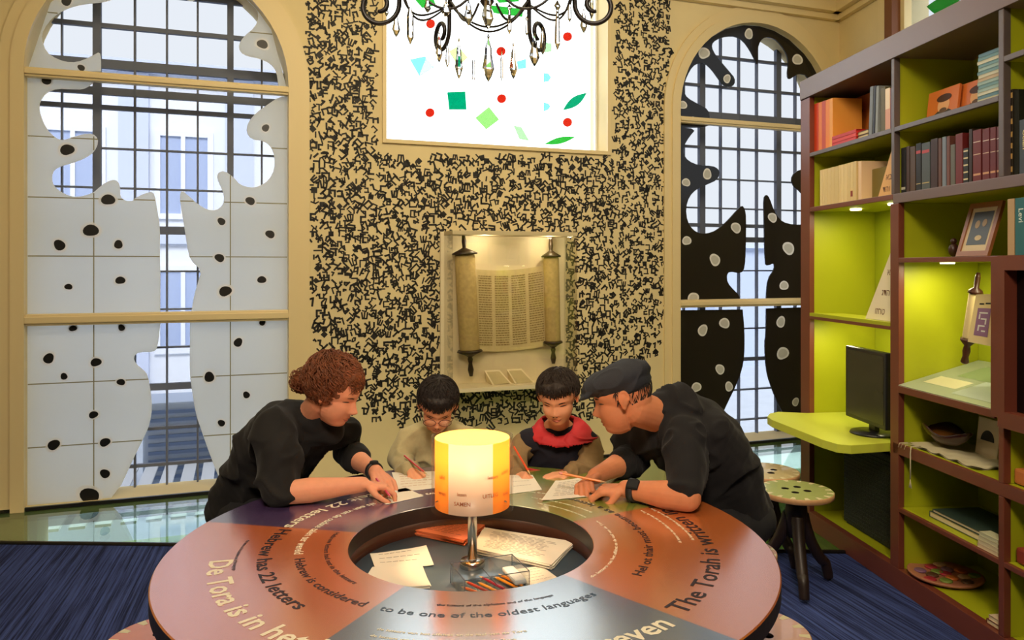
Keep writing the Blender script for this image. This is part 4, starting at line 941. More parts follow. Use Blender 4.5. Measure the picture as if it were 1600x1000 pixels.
for i, (x0, x1, y, c, ln, lb) in enumerate(((1357, 1362, 136, (120, 128, 138), -.06, 'grey book leaning right on the top left shelf'), (1363, 1366, 135, (36, 40, 56), -.06, 'thin navy book leaning beside the grey one'), (1367, 1371, 135, (140, 146, 150), -.05, 'thin pale grey book leaning beside the navy one'),
        (1376, 1383, 137, (96, 88, 52), 0, 'olive book standing near the thin partition'), (1383, 1391, 139, (216, 160, 140), 0, 'pink and cream book standing near the thin partition'), (1391, 1394, 138, (90, 50, 66), 0, 'plum book touching the thin partition'))):
    bpx(x0, x1, y, ZA, c, lb, g, lean=ln, bands=[(.52, .10, (236, 214, 180))] if i == 4 else None)
g = 'cream books on the second left shelf'; rb = random.Random(9); x = 1281.0; i = 0
wd = [4, 3.5, 5, 6.5, 5.5, 7, 4, 5, 6, 5, 4.5, 5.5]; ords = 'first second third fourth fifth sixth seventh eighth ninth tenth eleventh twelfth'.split()
for w_ in [q * .87 for q in wd]:
    y = 266 - (x - 1281) * .26; cc = rb.randint(-8, 8)
    bpx(x, x + w_, y, ZB_, (232 + cc, 208 + cc, 150 + cc), 'cream-spined book, %s from the left end of the second shelf' % ords[i], g, d0=.02, bands=[(.12, .03, (150, 60, 40))] if i == 10 else None); x += w_ + .3; i += 1
bpx(1341, 1346, 252, ZB_, (240, 205, 165), 'tall cream book standing apart beside the olive file box', 'cream books on the second left shelf', d0=.02)
t = thing('file_box', S(spx(1362, 300, .03)[0], .1, ZB_), 'olive cardboard file box with dark brown back on the second left shelf', 'box')
a, b = spx(1349.5, 300, .03)[0], spx(1384, 300, .03)[0]
q = MB(); q.rbox(M, a, b, ZB_ + .001, ZB_ + .155, .075, .16, mat('box_olive', lin((128, 112, 56)), .7), .002); q.build('box_front', t); q = MB(); q.rbox(M, a, b, ZB_ + .001, ZB_ + .205, .165, .24, mat('box_brown', lin((60, 36, 22)), .6), .002); q.build('box_back', t)
def letter_stand(tx0, tx1, z, h, d, label, col, texts, name='letter_stand'):
    t0 = spx(tx0, 400, d)[0]; t1 = spx(tx1, 400, d)[0]; w = t1 - t0
    t = thing(name, S((t0 + t1) / 2, d, z), label, 'letter stand'); m = mat('stand_%d' % col[2], lin(col), .5)
    q = MB(); Mx = M @ Matrix.Translation((t0, z + .001, d)) @ Matrix.Rotation(.10, 4, 'X')
    q.prism([[(0, 0), (w, 0), (w, h), (w * .72, h), ]], Mx, 0, .008, m); q.build('board', t)
    q = MB(); mt_ = mat('stand_print', lin((110, 70, 40)), .6)
    for s_, u, v, sz in texts:
        tv, tf = text_mesh(s_, sz, bold=.0004); q.add([Mx @ V((u * w + p_.x, v * h + p_.y, -.0006)) for p_ in tv], tf, mt_)
    q.build('lettering', t); return t
letter_stand(1372, 1394, ZB_, .24, .02, 'orange triangular letter card on the second left shelf by the partition', (222, 170, 96), [('אבג', .45, .32, .042), ('דהו', .3, .08, .042)])
letter_stand(1352, 1397, 1.24, .36, .04, 'white triangular letter card standing on the lime ledge', (238, 226, 196), [('אב', .62, .62, .045), ('גדה', .50, .34, .045), ('וזחט', .32, .08, .045)])
# monitor on the desk
t = thing('computer_monitor', ground(1365, 668, .666), 'dark flat computer monitor on the lime desk', 'monitor')
m_mon = mat('monitor_black', (.01, .01, .012), .3); pa = ground(1322, 640, .666)
ml = pix(1321, 640, 4.05); mr = pix(1392, 668, 3.62)
dx = (mr - ml); dx.z = 0; Lm = .385; dx.normalize(); Mm_ = frame(V((ml.x, ml.y, .72)), dx, V((0, 0, 1)), V((dx.y, -dx.x, 0)))
q = MB(); q.rbox(Mm_, 0, Lm, 0, .37, -.04, 0, m_mon, .006); q.build('screen_housing', t)
q = MB(); q.box(Mm_, .018, Lm - .018, .02, .352, 0, .0015, mat('monitor_screen', lin((52, 52, 40)), .22, noise_amt=.2, nscale=14)); q.build('screen', t)
cpos = V((ml.x, ml.y, 0)) + dx * Lm * .5 + V((-dx.y, dx.x, 0)) * .05
q = MB(); q.lathe([(.115, .666), (.11, .676), (.03, .682)], Matrix.Translation(cpos), m_mon, 32); q.rbox(frame(cpos, dx, V((-dx.y, dx.x, 0)), V((0, 0, 1))), -.03, .03, -.012, .012, .68, .80, m_mon, .004); q.build('stand', t)
# wicker crate below the desk
t = thing('wicker_basket', S(.62, .2, .098), 'dark wicker basket in the bottom compartment under the lime desk', 'basket')
q = MB(); m_wick = mat('wicker_dark', lin((34, 42, 30)), .7, noise_amt=.4, nscale=90, bump=.6, bscale=120)
q.prism([[(.30, .10), (.878, .10), (.878, DP - .01), (.30, DP - .01)], [(.315, .115), (.863, .115), (.863, DP - .025), (.315, DP - .025)]], frame(S(0, 0, 0), SU, SN, V((0, 0, 1))), .11, .56, m_wick)
q.prism([[(.31, .11), (.87, .11), (.87, DP - .02), (.31, DP - .02)]], frame(S(0, 0, 0), SU, SN, V((0, 0, 1))), .0985, .11, m_wick)
q.build('basket_body', t)
q = MB()
for z in [.13 + .02 * k for k in range(21)]:
    q.tube([S(.305 + .57 * i / 40, .098 + .004 * (i % 2), z) for i in range(41)], .0045, m_wick, 5)
    q.tube([S(.298 + .004 * (i % 2), .105 + .28 * i / 20, z) for i in range(21)], .0045, m_wick, 5)
q.tube([S(.30, .10, .562), S(.878, .10, .562), S(.878, DP - .01, .562), S(.30, DP - .01, .562)], .009, m_wick, 8, closed=True); q.build('woven_rim', t)
q = MB(); q.tube([S(.40, .10, .565), S(.42, .085, .54), S(.47, .08, .53), S(.50, .09, .545), S(.51, .10, .565)], .006, mat('rope', lin((90, 84, 60)), .8), 6); q.build('handle', t)
# column 2, top: portrait covers and magazines
cover(1446, 1494, 138, ZA, .12, (206, 112, 50), 'left of two orange portrait books standing on the top middle shelf'); cover(1497, 1545, 124, ZA, .14, (198, 104, 44), 'right of two orange portrait books, half behind the magazine pile')
g = 'magazines piled on the top middle shelf'; z = ZA + .001; k = 0; rb = random.Random(4)
while z < 2.345:
    c = rb.choice(((150, 178, 176), (200, 200, 180), (110, 150, 160), (176, 186, 150), (190, 170, 140), (90, 130, 150)))
    x0 = 1527.5 + rb.uniform(-1, 1.5); nm = ('lowest', 'second from the bottom', 'third from the bottom', 'fourth from the bottom', 'fifth from the bottom', 'sixth from the bottom', 'seventh from the bottom', 'eighth from the bottom', 'ninth from the bottom', 'tenth from the bottom', 'eleventh from the bottom', 'twelfth from the bottom', 'thirteenth from the bottom', 'topmost')[min(k, 13)]
    flat_book(x0, 1562.5, z, .0135, c, 'thin pale magazine, %s in the pile on the top middle shelf' % nm, g, d0=.03, name='magazine', slab=.001); z += .0139; k += 1
# row of dark books
g = 'dark bound books on the second middle shelf'
row = [(1408, 1415, 231, (26, 26, 30), 'black book at the left end of the middle row'), (1416, 1421, 229, (70, 48, 40), 'narrow brown book beside the black one at the left end'), (1422, 1430, 229, (82, 62, 46), 'light brown book near the left end of the middle row'), (1431, 1439, 224, (20, 18, 20), 'black book with a red label in the middle row'),
       (1440, 1453, 223, (76, 84, 88), 'wide grey book with a red label in the middle row'), (1454, 1465, 217, (56, 30, 26), 'dark maroon book right of the wide grey one'), (1466, 1471, 216, (96, 60, 46), 'thin russet book in the middle row'), (1472, 1478, 214, (120, 132, 150), 'pale blue-grey book in the middle row'), (1479, 1484, 213, (110, 66, 56), 'thin brick brown book in the middle row'),
       (1485, 1492, 226, (100, 100, 92), 'short grey book in the middle row'), (1493, 1504, 209, (110, 30, 30), 'tall crimson book in the middle row'), (1505, 1513, 232, (24, 24, 24), 'short black book with pale bands in the middle row'), (1514, 1519, 202, (46, 26, 22), 'thin dark brown book left of the matching maroon set'),
       (1520, 1533, 203, (106, 34, 38), 'widest maroon book of the matching set'), (1535, 1546, 201, (104, 32, 38), 'second maroon book of the matching set'), (1547, 1556, 199, (100, 30, 36), 'third maroon book of the matching set'), (1557, 1562, 198, (98, 30, 40), 'narrow maroon book at the right end of the matching set')]
for i, (x0, x1, y, c, lb) in enumerate(row):
    bd = None
    if i in (3, 4): bd = [(.78, .014, (180, 40, 36)), (.14, .004, (190, 170, 110))]
    if i == 11: bd = [(u, .006, (220, 205, 160)) for u in (.1, .3, .5, .7, .9)]
    if i >= 13: bd = [(.12, .008, (200, 150, 110)), (.52, .003, (210, 180, 150)), (.76, .003, (220, 200, 180))]
    if i == 0: bd = [(.08, .012, (190, 190, 180))]
    bpx(x0, x1, y, ZG, c, lb, g, bands=bd)
bpx(1570, 1583, 141, ZG, (40, 34, 26), 'tall dark book with gold bands right of the middle post', 'large books at the right edge', bands=[(u, .02, (196, 160, 96)) for u in (.05, .2, .32, .45, .6, .75, .9)], dep=.2)
bpx(1584, 1592, 141, ZG, (24, 26, 18), 'black book beside the gold-banded one', 'large books at the right edge', dep=.2)
bpx(1592.5, 1612, 186, ZG, (62, 72, 84), 'slate book lettered Celan at the right edge of the picture', 'large books at the right edge', title='Celan', d0=.02)
bpx(1574, 1585, 311, 1.5455, (190, 160, 120), 'tan-spined book on the right above the black screen', 'books above the black screen', d0=.02)
bpx(1586, 1606, 309, 1.5455, (40, 110, 120), 'teal book lettered Levi above the black screen', 'books above the black screen', title='Levi', d0=.02, tcol=(225, 240, 235))
# framed photograph
t = thing('framed_photo', S(1.42, .1, 1.546), 'brown-framed black and white photograph leaning on the middle shelf', 'framed photo')
t0 = spx(1503, 360, .10)[0]; w = .19; h = .235
Mb = M @ Matrix.Translation((t0, 1.548, .07)) @ Matrix.Rotation(.30, 4, 'X')
q = MB(); q.prism([[(0, 0), (w, 0), (w, h), (0, h)], [(.02, .022), (w - .02, .022), (w - .02, h - .022), (.02, h - .022)]], Mb, 0, .014, mat('photo_frame', lin((150, 92, 52)), .4)); q.build('frame', t)
q = MB(); q.box(Mb, .019, w - .019, .021, h - .021, .006, .010, mat('photo_mount', lin((214, 196, 165)), .6)); q.build('mount', t)
q = MB(); q.box(Mb, .038, w - .038, .05, h - .04, .0050, .0058, mat('photo_dark', lin((58, 56, 46)), .4))
for cx, cy, rx, ry, c in ((.075, .14, .014, .018, (190, 160, 120)), (.115, .145, .013, .017, (180, 150, 110)), (.1, .08, .02, .012, (200, 180, 140))):
    q.prism([[(cx + rx * math.cos(i * .524), cy + ry * math.sin(i * .524)) for i in range(12)]], Mb, .0040, .0049, mat('photo_%d' % c[0], lin(c), .5))
q.build('photograph', t)
q = MB(); q.ell(S(spx(1490, 395, .10)[0], .10, 1.546 + .030), Matrix.Identity(3), (.022, .018, .030), mat('figurine_dark', lin((54, 24, 18)), .35)); q.ell(S(spx(1490, 395, .10)[0], .10, 1.546 + .068), Matrix.Identity(3), (.013, .012, .014), mat('figurine_dark', lin((54, 24, 18)), .35)); tag(q.build('figurine'), 'small dark brown figurine beside the framed photograph', 'figurine')
# small scroll hanging in the lit compartment
t = thing('small_scroll', S(1.35, .18, 1.0), 'small cream scroll with purple and orange letter blocks in the lit middle compartment', 'scroll')
def rod(xa, ya, xb, yb, d):
    ta, za_ = spx(xa, ya, d); tb, zb_ = spx(xb, yb, d); a = S(ta, d, za_); b = S(tb, d, zb_); dd = a - b; L = dd.length; dd.normalize(); Mr = Matrix.Translation(b) @ dd.to_track_quat('Z', 'Y').to_matrix().to_4x4()
    q = MB(); q.lathe([(.022, L * .28), (.024, L * .30), (.024, L * .76), (.022, L * .78)], Mr, mat('scroll_cream', lin((236, 216, 160)), .6), 20); r_ = q.build('roll', t)
    q = MB(); q.lathe([(.010, 0), (.017, L * .02), (.012, L * .08), (.016, L * .14), (.012, L * .20), (.030, L * .255), (.030, L * .28)], Mr, mat('scroll_handle', lin((72, 38, 24)), .4), 16); q.build('lower_handle', r_)
    q = MB(); q.lathe([(.030, L * .78), (.026, L * .81), (.010, L * .84), (.011, L * .95), (.007, L)], Mr, mat('scroll_handle', lin((72, 38, 24)), .4), 16); q.build('upper_handle', r_)
rod(1529, 426, 1507, 568, .12)
def sq(x, y, d=.10): t_, z_ = spx(x, y, d); return S(t_, d, z_)
c = [sq(1525, 460), sq(1600, 458), sq(1594, 550), sq(1512, 534)]
def ss(u, v, dz=0): return (c[0] * (1 - u) + c[1] * u) * (1 - v) + (c[3] * (1 - u) + c[2] * u) * v + SN * dz
def quad(q, u0, u1, v0, v1, m, dz): q.add([ss(u0, v0, dz), ss(u1, v0, dz), ss(u1, v1, dz), ss(u0, v1, dz)], [(0, 3, 2, 1)], m)
q = MB(); quad(q, 0, 1, 0, 1, mat('scroll_cream', (1, 1, 1)), 0); quad(q, 0, 1, 0, 1, mat('scroll_cream', (1, 1, 1)), .002); sho = q.build('sheet', t)
q = MB(); quad(q, .10, .38, .28, .84, mat('block_purple', lin((150, 110, 150)), .5), -.001); quad(q, .50, .8, .28, .84, mat('block_orange', lin((228, 120, 40)), .5), -.001); quad(q, .12, .22, .18, .21, m_ink, -.001); quad(q, .25, .36, .17, .20, m_ink, -.001); quad(q, .4, .52, .18, .21, m_ink, -.001)
for u0, u1, v0, v1 in ((.15, .33, .36, .39), (.15, .18, .40, .50), (.2, .32, .48, .51), (.29, .32, .51, .60), (.16, .3, .62, .65), (.16, .19, .65, .74), (.24, .32, .72, .75)): quad(q, u0, u1, v0, v1, mat('block_white', (.8, .8, .8), .5), -.0016)
q.build('letter_block', sho)
# ornament, cloth, card
t = thing('leaf_bowl', S(1.2, .15, .70), 'dark brown leaf-shaped bowl on a fringed cloth on the middle shelf', 'bowl')
cw = S(spx(1477, 700, .14)[0], .14, .71)
q = MB(); n = 28; vs = []; fs = []
prof = [(0, .0), (.45, .004), (.8, .03), (1.0, .062), (.96, .066), (.75, .036), (.4, .012), (0, .01)]
for j, (r_, h_) in enumerate(prof):
    for i in range(n):
        a = 2 * PI * i / n; e_ = 1 + .35 * max(0, math.cos(a)) ** 6 + .2 * max(0, -math.cos(a)) ** 6; vs.append(cw + SU * (r_ * .125 * e_ * math.cos(a)) + SN * (r_ * .075 * math.sin(a)) + V((0, 0, h_ * (1 + .25 * math.cos(3 * a)))))
for j in range(len(prof) - 1):
    for i in range(n): fs.append((j * n + i, j * n + (i + 1) % n, (j + 1) * n + (i + 1) % n, (j + 1) * n + i))
q.add(vs, fs, mat('bowl_brown', lin((62, 30, 22)), .2, spec=.8), True); q.build('bowl', t)
q = MB(); q.ell(cw + V((0, 0, .035)), Matrix.Rotation(R(6), 3, 'Z'), (.05, .09, .022), mat('bowl_amber', lin((120, 74, 30)), .25)); q.build('content', t)
t = thing('fringed_cloth', S(1.15, .1, .682), 'folded off-white cloth with a long tassel under the brown bowl', 'cloth'); m_cl = mat('cloth_offwhite', lin((206, 196, 160)), .9)
q = MB(); n = 16; ta = spx(1405, 700, 0)[0] + .01; vs = [S(ta + (.46) * i / n, .03 + .27 * j / n, .683 + .008 + .006 * math.sin(i * 1.7) * math.cos(j * 1.3)) for j in range(n + 1) for i in range(n + 1)]
q.add(vs, [(j * (n + 1) + i, j * (n + 1) + i + 1, (j + 1) * (n + 1) + i + 1, (j + 1) * (n + 1) + i) for j in range(n) for i in range(n)], m_cl, True); q.add([p_ - V((0, 0, .006)) for p_ in vs], [((j + 1) * (n + 1) + i, (j + 1) * (n + 1) + i + 1, j * (n + 1) + i + 1, j * (n + 1) + i) for j in range(n) for i in range(n)], m_cl, True); q.build('cloth_body', t)
tx = spx(1423, 705, -.006)[0]; q = MB(); q.tube([S(tx, .04, .692), S(tx, -.004, .690), S(tx + .004, -.010, .66), S(tx + .002, -.008, .60), S(tx, -.008, .545)], .0028, m_cl, 6)
for k in range(5): q.tube([S(tx, -.008, .545), S(tx + (k - 2) * .005, -.008, .505)], .0012, m_cl, 5)
q.build('tassel', t)
for k, dt in enumerate((.01, .03, .055)):
    q = MB(); q.tube([S(ta + dt, .03, .692), S(ta + dt - .01, -.004, .688), S(ta + dt - .015, -.008, .668)], .0018, m_cl, 5); q.build('fringe', t)
ta, tb = spx(1523, 690, .2)[0], spx(1562, 690, .2)[0]
t = thing('white_card', S((ta + tb) / 2, .2, .682), 'white card with a black dome shape standing at the back of the middle shelf', 'card'); Mc = M @ Matrix.Translation((ta, .683, .2)) @ Matrix.Rotation(.12, 4, 'X'); w = .13
q = MB(); q.rbox(Mc, 0, w, 0, .17, 0, .004, mat('card_white', lin((205, 190, 160)), .6), .001); q.build('card_board', t)
q = MB(); q.prism([[(w * .5 + .04 * math.cos(R(180 * i / 16)), .075 + .045 * math.sin(R(180 * i / 16))) for i in range(17)]], Mc, -.001, -.0002, m_ink); q.build('dome_print', t)
# lower shelves
for i, (c, lb, h_) in enumerate((((66, 84, 70), 'lower of two dark green flat books on the second lowest middle shelf', .026), ((48, 66, 58), 'upper dark green flat book with a brown cover picture', .014))):
    flat_book(1452 + i * 5, 1553, .386 + i * .027, h_, c, lb, 'green books lying flat', d0=.06, dep=.22)
g = 'papers stacked on the second lowest shelf'
for i in range(4): flat_book(1527 + i, 1560, .386 + i * .0165, .016, (216 - i * 6, 196, 160), ('lowest', 'second', 'third', 'topmost')[i] + ' pale booklet of the stack beside the right partition', g, d0=.012, dep=.05, slab=.001)
t = thing('button_tray', S(1.25, .16, .099), 'round tray decorated with coloured buttons on the bottom shelf', 'tray'); cc_ = S(spx(1477, 905, .15)[0], .15, .099)
q = MB(); q.lathe([(.10, 0), (.15, .012), (.155, .022), (.148, .024), (.10, .014), (.001, .014)], Matrix.Translation(cc_), mat('tray_tan', lin((170, 110, 80)), .5), 40); tr_ = q.build('tray_body', t)
rb = random.Random(2)
for k in range(14):
    a = k * 2.4; r_ = .036 * math.sqrt(k); col = ((170, 50, 60), (120, 140, 60), (200, 110, 50), (130, 90, 120), (90, 60, 40), (190, 150, 110))[k % 6]
    q = MB(); q.lathe([(.024, .0), (.027, .004), (.024, .009), (.008, .007)], Matrix.Translation(cc_ + V((r_ * math.cos(a) * .93, r_ * math.sin(a) * .93, .015))), mat('button_%d' % col[0], lin(col), .4), 20); q.build('button', tr_)
flat_book(1541, 1560, .0995, .02, (120, 60, 40), 'brown-covered book at the right of the bottom shelf', 'books on the bottom shelf', d0=.02, dep=.1)
flat_book(1545, 1561, .120, .02, (214, 190, 160), 'pale book lying on the brown one at the right of the bottom shelf', 'books on the bottom shelf', d0=.02, dep=.1)
for x_, z_, c_, lb in ((1597, .682, (214, 130, 70), 'small orange box at the right edge on the long shelf'), (1600, .386, (150, 60, 46), 'small red round box at the right edge on the second lowest shelf')):
    tq = spx(x_, 700, .05)[0]; q = MB(); q.rbox(M, tq - .03, tq + .05, z_ + .001, z_ + .06, .04, .12, mat('small_%d' % c_[0], lin(c_), .5), .01); tag(q.build('small_box'), lb, 'box')
# ------------------------------------------------------------------ people
def remeshed(mb, voxel, smooth=4, fac=.6):
    me = bpy.data.meshes.new('tmp'); me.from_pydata(mb.v, [], mb.f); me.update()
    o = bpy.data.objects.new('tmp', me); COL.objects.link(o)
    md = o.modifiers.new('r', 'REMESH'); md.mode = 'VOXEL'; md.voxel_size = voxel
    if smooth: sm = o.modifiers.new('s', 'SMOOTH'); sm.factor = fac; sm.iterations = smooth
    dg = bpy.context.evaluated_depsgraph_get(); r = bpy.data.meshes.new_from_object(o.evaluated_get(dg))
    vs = [v.co.copy() for v in r.vertices]; fs = [list(p.vertices) for p in r.polygons]; ns = [v.normal.copy() for v in r.vertices]
    bpy.data.objects.remove(o); bpy.data.meshes.remove(me); bpy.data.meshes.remove(r)
    return vs, fs, ns
def fabric(mb, voxel, name, m, parent, amp=.006, seed=0, smooth=6, stretch=(1, 1, 1), pick=None, freq=7):
    vs, fs, ns = remeshed(mb, voxel, smooth); out = MB(); o3 = V((seed * 3.1, seed * 1.7, seed))
    vv = []
    for p, n in zip(vs, ns):
        q = V((p.x * stretch[0], p.y * stretch[1], p.z * stretch[2])) * freq + o3
        a = noise.noise(q + V((noise.noise(q * .6), noise.noise(q * .6 + V((5, 5, 5))), 0)) * 1.2)
        w = (1 - abs(a) * 3.2); w = max(0, w) ** 2
        vv.append(p + n * (amp * (w - .3) + amp * .5 * noise.noise(q * 2.3)))
    if pick is None: out.add(vv, fs, m, True)
    else:
        k = {}
        for f in fs:
            c = sum((vv[i] for i in f), V()) / len(f); k.setdefault(pick(c), []).append(f)
        for mm, ff in k.items(): out.add(vv, ff, mm, True)
    return out.build(name, parent)
def basis(f, up=V((0, 0, 1)), roll=0.0):
    f = V(f).normalized(); r = f.cross(up).normalized(); u = r.cross(f)
    m = Matrix((r, f, u)).transposed()          # columns: right, forward, up
    return m @ Matrix.Rotation(roll, 3, 'Y')
# analytic head: heightfield of the face over (x, z), forward is +y; adult head 0.23 m tall around the origin
def ysurf(x, z):
    best = -1
    for c, r in (((0, -.008, .032), (.074, .096, .083)), ((0, .026, -.032), (.058, .062, .078)), ((0, .030, -.075), (.040, .050, .040))):
        q = 1 - ((x - c[0]) / r[0]) ** 2 - ((z - c[2]) / r[2]) ** 2
        if q > 0: best = max(best, c[1] + r[1] * math.sqrt(q))
    return best
def bump(x, z, fem=0, child=0):
    g = lambda x0, z0, sx, sz, a: a * math.exp(-.5 * (((x - x0) / sx) ** 2 + ((z - z0) / sz) ** 2))
    ax = abs(x); k = .72 if child else 1.0
    return (g(0, -.006, .0065, .016, .012 * k) + g(0, -.030, .0085, .009, .020 * k) + g(ax - .011, -.036, .005, .005, .007 * k) * 0 + (g(.011, -.036, .005, .005, .007 * k) if x > 0 else g(-.011, -.036, .005, .005, .007 * k))
            - g(ax, .003, .0, 1, 0) if False else
            g(0, -.006, .0065, .016, .012 * k) + g(0, -.030, .0085, .009, .020 * k) + (g(.011, -.036, .0055, .005, .007 * k) if x > 0 else g(-.011, -.036, .0055, .005, .007 * k))
            - (g(.031, .004, .013, .010, .010) if x > 0 else g(-.031, .004, .013, .010, .010))
            + (g(.031, .003, .0095, .0065, .0065) if x > 0 else g(-.031, .003, .0095, .0065, .0065))
            + (g(.030, .020, .018, .006, .004) if x > 0 else g(-.030, .020, .018, .006, .004))
            + g(0, -.060, .014, .0035, .0055) + g(0, -.071, .012, .0042, .0065) - g(0, -.0655, .016, .0018, .0035)
            + g(0, -.097, .014, .010, .006 * k) + (g(.040, -.030, .016, .016, .004 + .004 * child) if x > 0 else g(-.040, -.030, .016, .016, .004 + .004 * child)))
def face(x, z, **k): return ysurf(x, z) + bump(x, z, **k)
def add_head(mb, C, B, sc, m, **k):
    # cranium and jaw volumes
    for c, r in (((0, -.008, .032), (.074, .096, .083)), ((0, .026, -.032), (.058, .062, .078)), ((0, .030, -.075), (.040, .050, .040)), ((0, -.03, -.02), (.060, .065, .055))):
        mb.ell(C + B @ (V(c) * sc), B, tuple(q * sc for q in r), m, 28, 18)
    # closed front slab following the face heightfield
    nx, nz = 60, 76; idx = {}; fr = []; bk = []; x0, x1, z0, z1 = -.056, .056, -.108, .060
    for j in range(nz + 1):
        for i in range(nx + 1):
            x = x0 + (x1 - x0) * i / nx; z = z0 + (z1 - z0) * j / nz; y = ysurf(x, z)
            if y > .02: idx[(i, j)] = len(fr); fr.append(C + B @ (V((x, y + bump(x, z, **k), z)) * sc)); bk.append(C + B @ (V((x, .0, z)) * sc))
    n = len(fr); fs = []; edges = {}
    for j in range(nz):
        for i in range(nx):
            q = [(i, j), (i + 1, j), (i + 1, j + 1), (i, j + 1)]
            if all(a in idx for a in q):
                f = [idx[a] for a in q]; fs.append(f[::-1]); fs.append([a + n for a in f])
                for a, b in zip(f, f[1:] + f[:1]): edges[(a, b)] = edges.get((a, b), 0) + 1
    for (a, b) in edges:
        if (b, a) not in edges: fs.append([a, b, b + n, a + n])
    mb.add(fr + bk, fs, m, True)
    for s_ in (-1, 1):      # ears
        E = B @ Matrix.Rotation(s_ * -.35, 3, 'Z') @ Matrix.Rotation(.15, 3, 'X')
        o_ = lambda x, y, z: C + B @ (V((s_ * x, y, z)) * sc)
        mb.ell(o_(.076, -.012, .006), E, (.007 * sc, .018 * sc, .024 * sc), m, 16, 10); mb.ell(o_(.074, -.006, -.016), E, (.006 * sc, .010 * sc, .014 * sc), m, 12, 8)
        ring = [o_(.080, -.012 + .017 * math.cos(a), .008 + .024 * math.sin(a)) for a in [R(-60 + 22 * q) for q in range(13)]]
        mb.tube(ring, .0038 * sc, m, 8)
def drape(mb, C, B, sc, pts, m, off=.0012, **k):
    """patch laid on the face: pts is a closed outline in (x, z)"""
    L = [[V((x, z, 0)) for x, z in pts]]; 
    cx = sum(p[0] for p in pts) / len(pts); cz = sum(p[1] for p in pts) / len(pts)
    rings = [1, .8, .6, .4, .2]; vs = []; n = len(pts)
    for r in rings: vs += [C + B @ (V((cx + (x - cx) * r, face(cx + (x - cx) * r, cz + (z - cz) * r, **k) + off, cz + (z - cz) * r)) * sc) for x, z in pts]
    vs.append(C + B @ (V((cx, face(cx, cz, **k) + off, cz)) * sc)); fs = []
    for j in range(len(rings) - 1):
        for i in range(n): fs.append((j * n + i, j * n + (i + 1) % n, (j + 1) * n + (i + 1) % n, (j + 1) * n + i))
    for i in range(n): fs.append(((len(rings) - 1) * n + i, (len(rings) - 1) * n + (i + 1) % n, len(vs) - 1))
    mb.add(vs, fs, m, True)
m_lash = mat('eyelash', (.012, .008, .006), .6); m_scl = mat('eye_white', (.62, .58, .54), .3); m_iris = mat('iris', (.02, .012, .008), .15)
def face_parts(body, C, B, sc, brow, lipc, open_=.3, **k):
    ml = mat('lips_%d' % int(lipc[0] * 255), lipc, .45)
    q = MB(); up = [(-.022, -.0645), (-.012, -.0600), (-.004, -.0578), (0, -.0590), (.004, -.0578), (.012, -.0600), (.022, -.0645), (.010, -.0655), (0, -.066), (-.010, -.0655)]
    drape(q, C, B, sc, up, ml, **k); lo = [(-.019, -.0668), (-.008, -.0675), (0, -.0675), (.008, -.0675), (.019, -.0668), (.012, -.0735), (0, -.0765), (-.012, -.0735)]
    drape(q, C, B, sc, lo, ml, **k); q.build('lips', body)
    q = MB(); q.tube([C + B @ (V((x, face(x, -.0665, **k) + .0010, -.0665 + .002 * (x / .022) ** 2)) * sc) for x in [-.022 + .0044 * i for i in range(11)]], .0009 * sc, mat('mouth_line', (.10, .03, .025), .6), 5); q.build('mouth_line', body)
    for s_ in (-1, 1):
        q = MB(); o_ = [(s_ * (.0175 + .003 * i), .0225 + .0035 * math.sin(PI * min(1, i / 7 * .9)) - .0015) for i in range(9)]; i_ = [(x, z - (.0062 if i < 6 else .0030)) for i, (x, z) in enumerate(o_)][::-1]
        drape(q, C, B, sc, o_ + i_, brow, off=.0018, **k); q.build('eyebrow', body)
        e = MB()
        zl = .001; w = .0125
        top = [(s_ * .031 + w * (-1 + i / 4), zl + open_ * .008 * math.sin(PI * i / 8)) for i in range(9)]; bot = [(x, zl - .0025 * math.sin(PI * i / 8)) for i, (x, z) in enumerate(top)][::-1]
        drape(e, C, B, sc, top + bot, m_scl, off=.0010, **k)
        drape(e, C, B, sc, [(s_ * .031 + .0045 * math.cos(a), zl - .0002 + min(.0045 * math.sin(a), open_ * .008)) for a in [2 * PI * i / 14 for i in range(14)] if math.sin(a) * .0045 > -.0024], m_iris, off=.0014, **k)
        eo = e.build('eye', body)
        e = MB(); e.tube([C + B @ (V((x, face(x, z, **k) + .0022, z)) * sc) for x, z in top], [.001, .0017, .0022, .0025, .0026, .0025, .0022, .0017, .001], m_lash, 5)
        e.tube([C + B @ (V((x, face(x, z + .006, **k) + .0012, z + .0055)) * sc) for x, z in top], .0005, mat('lid_crease', (.22, .09, .06), .7), 5); e.build('eyelash', eo)
        n_ = MB(); n_.ell(C + B @ (V((s_ * .0065, face(s_ * .0065, -.0405, **k) - .001, -.0425)) * sc), B, (.0032 * sc, .003 * sc, .0018 * sc), mat('nostril', (.06, .02, .015), .7), 8, 6); n_.build('nostril', body)
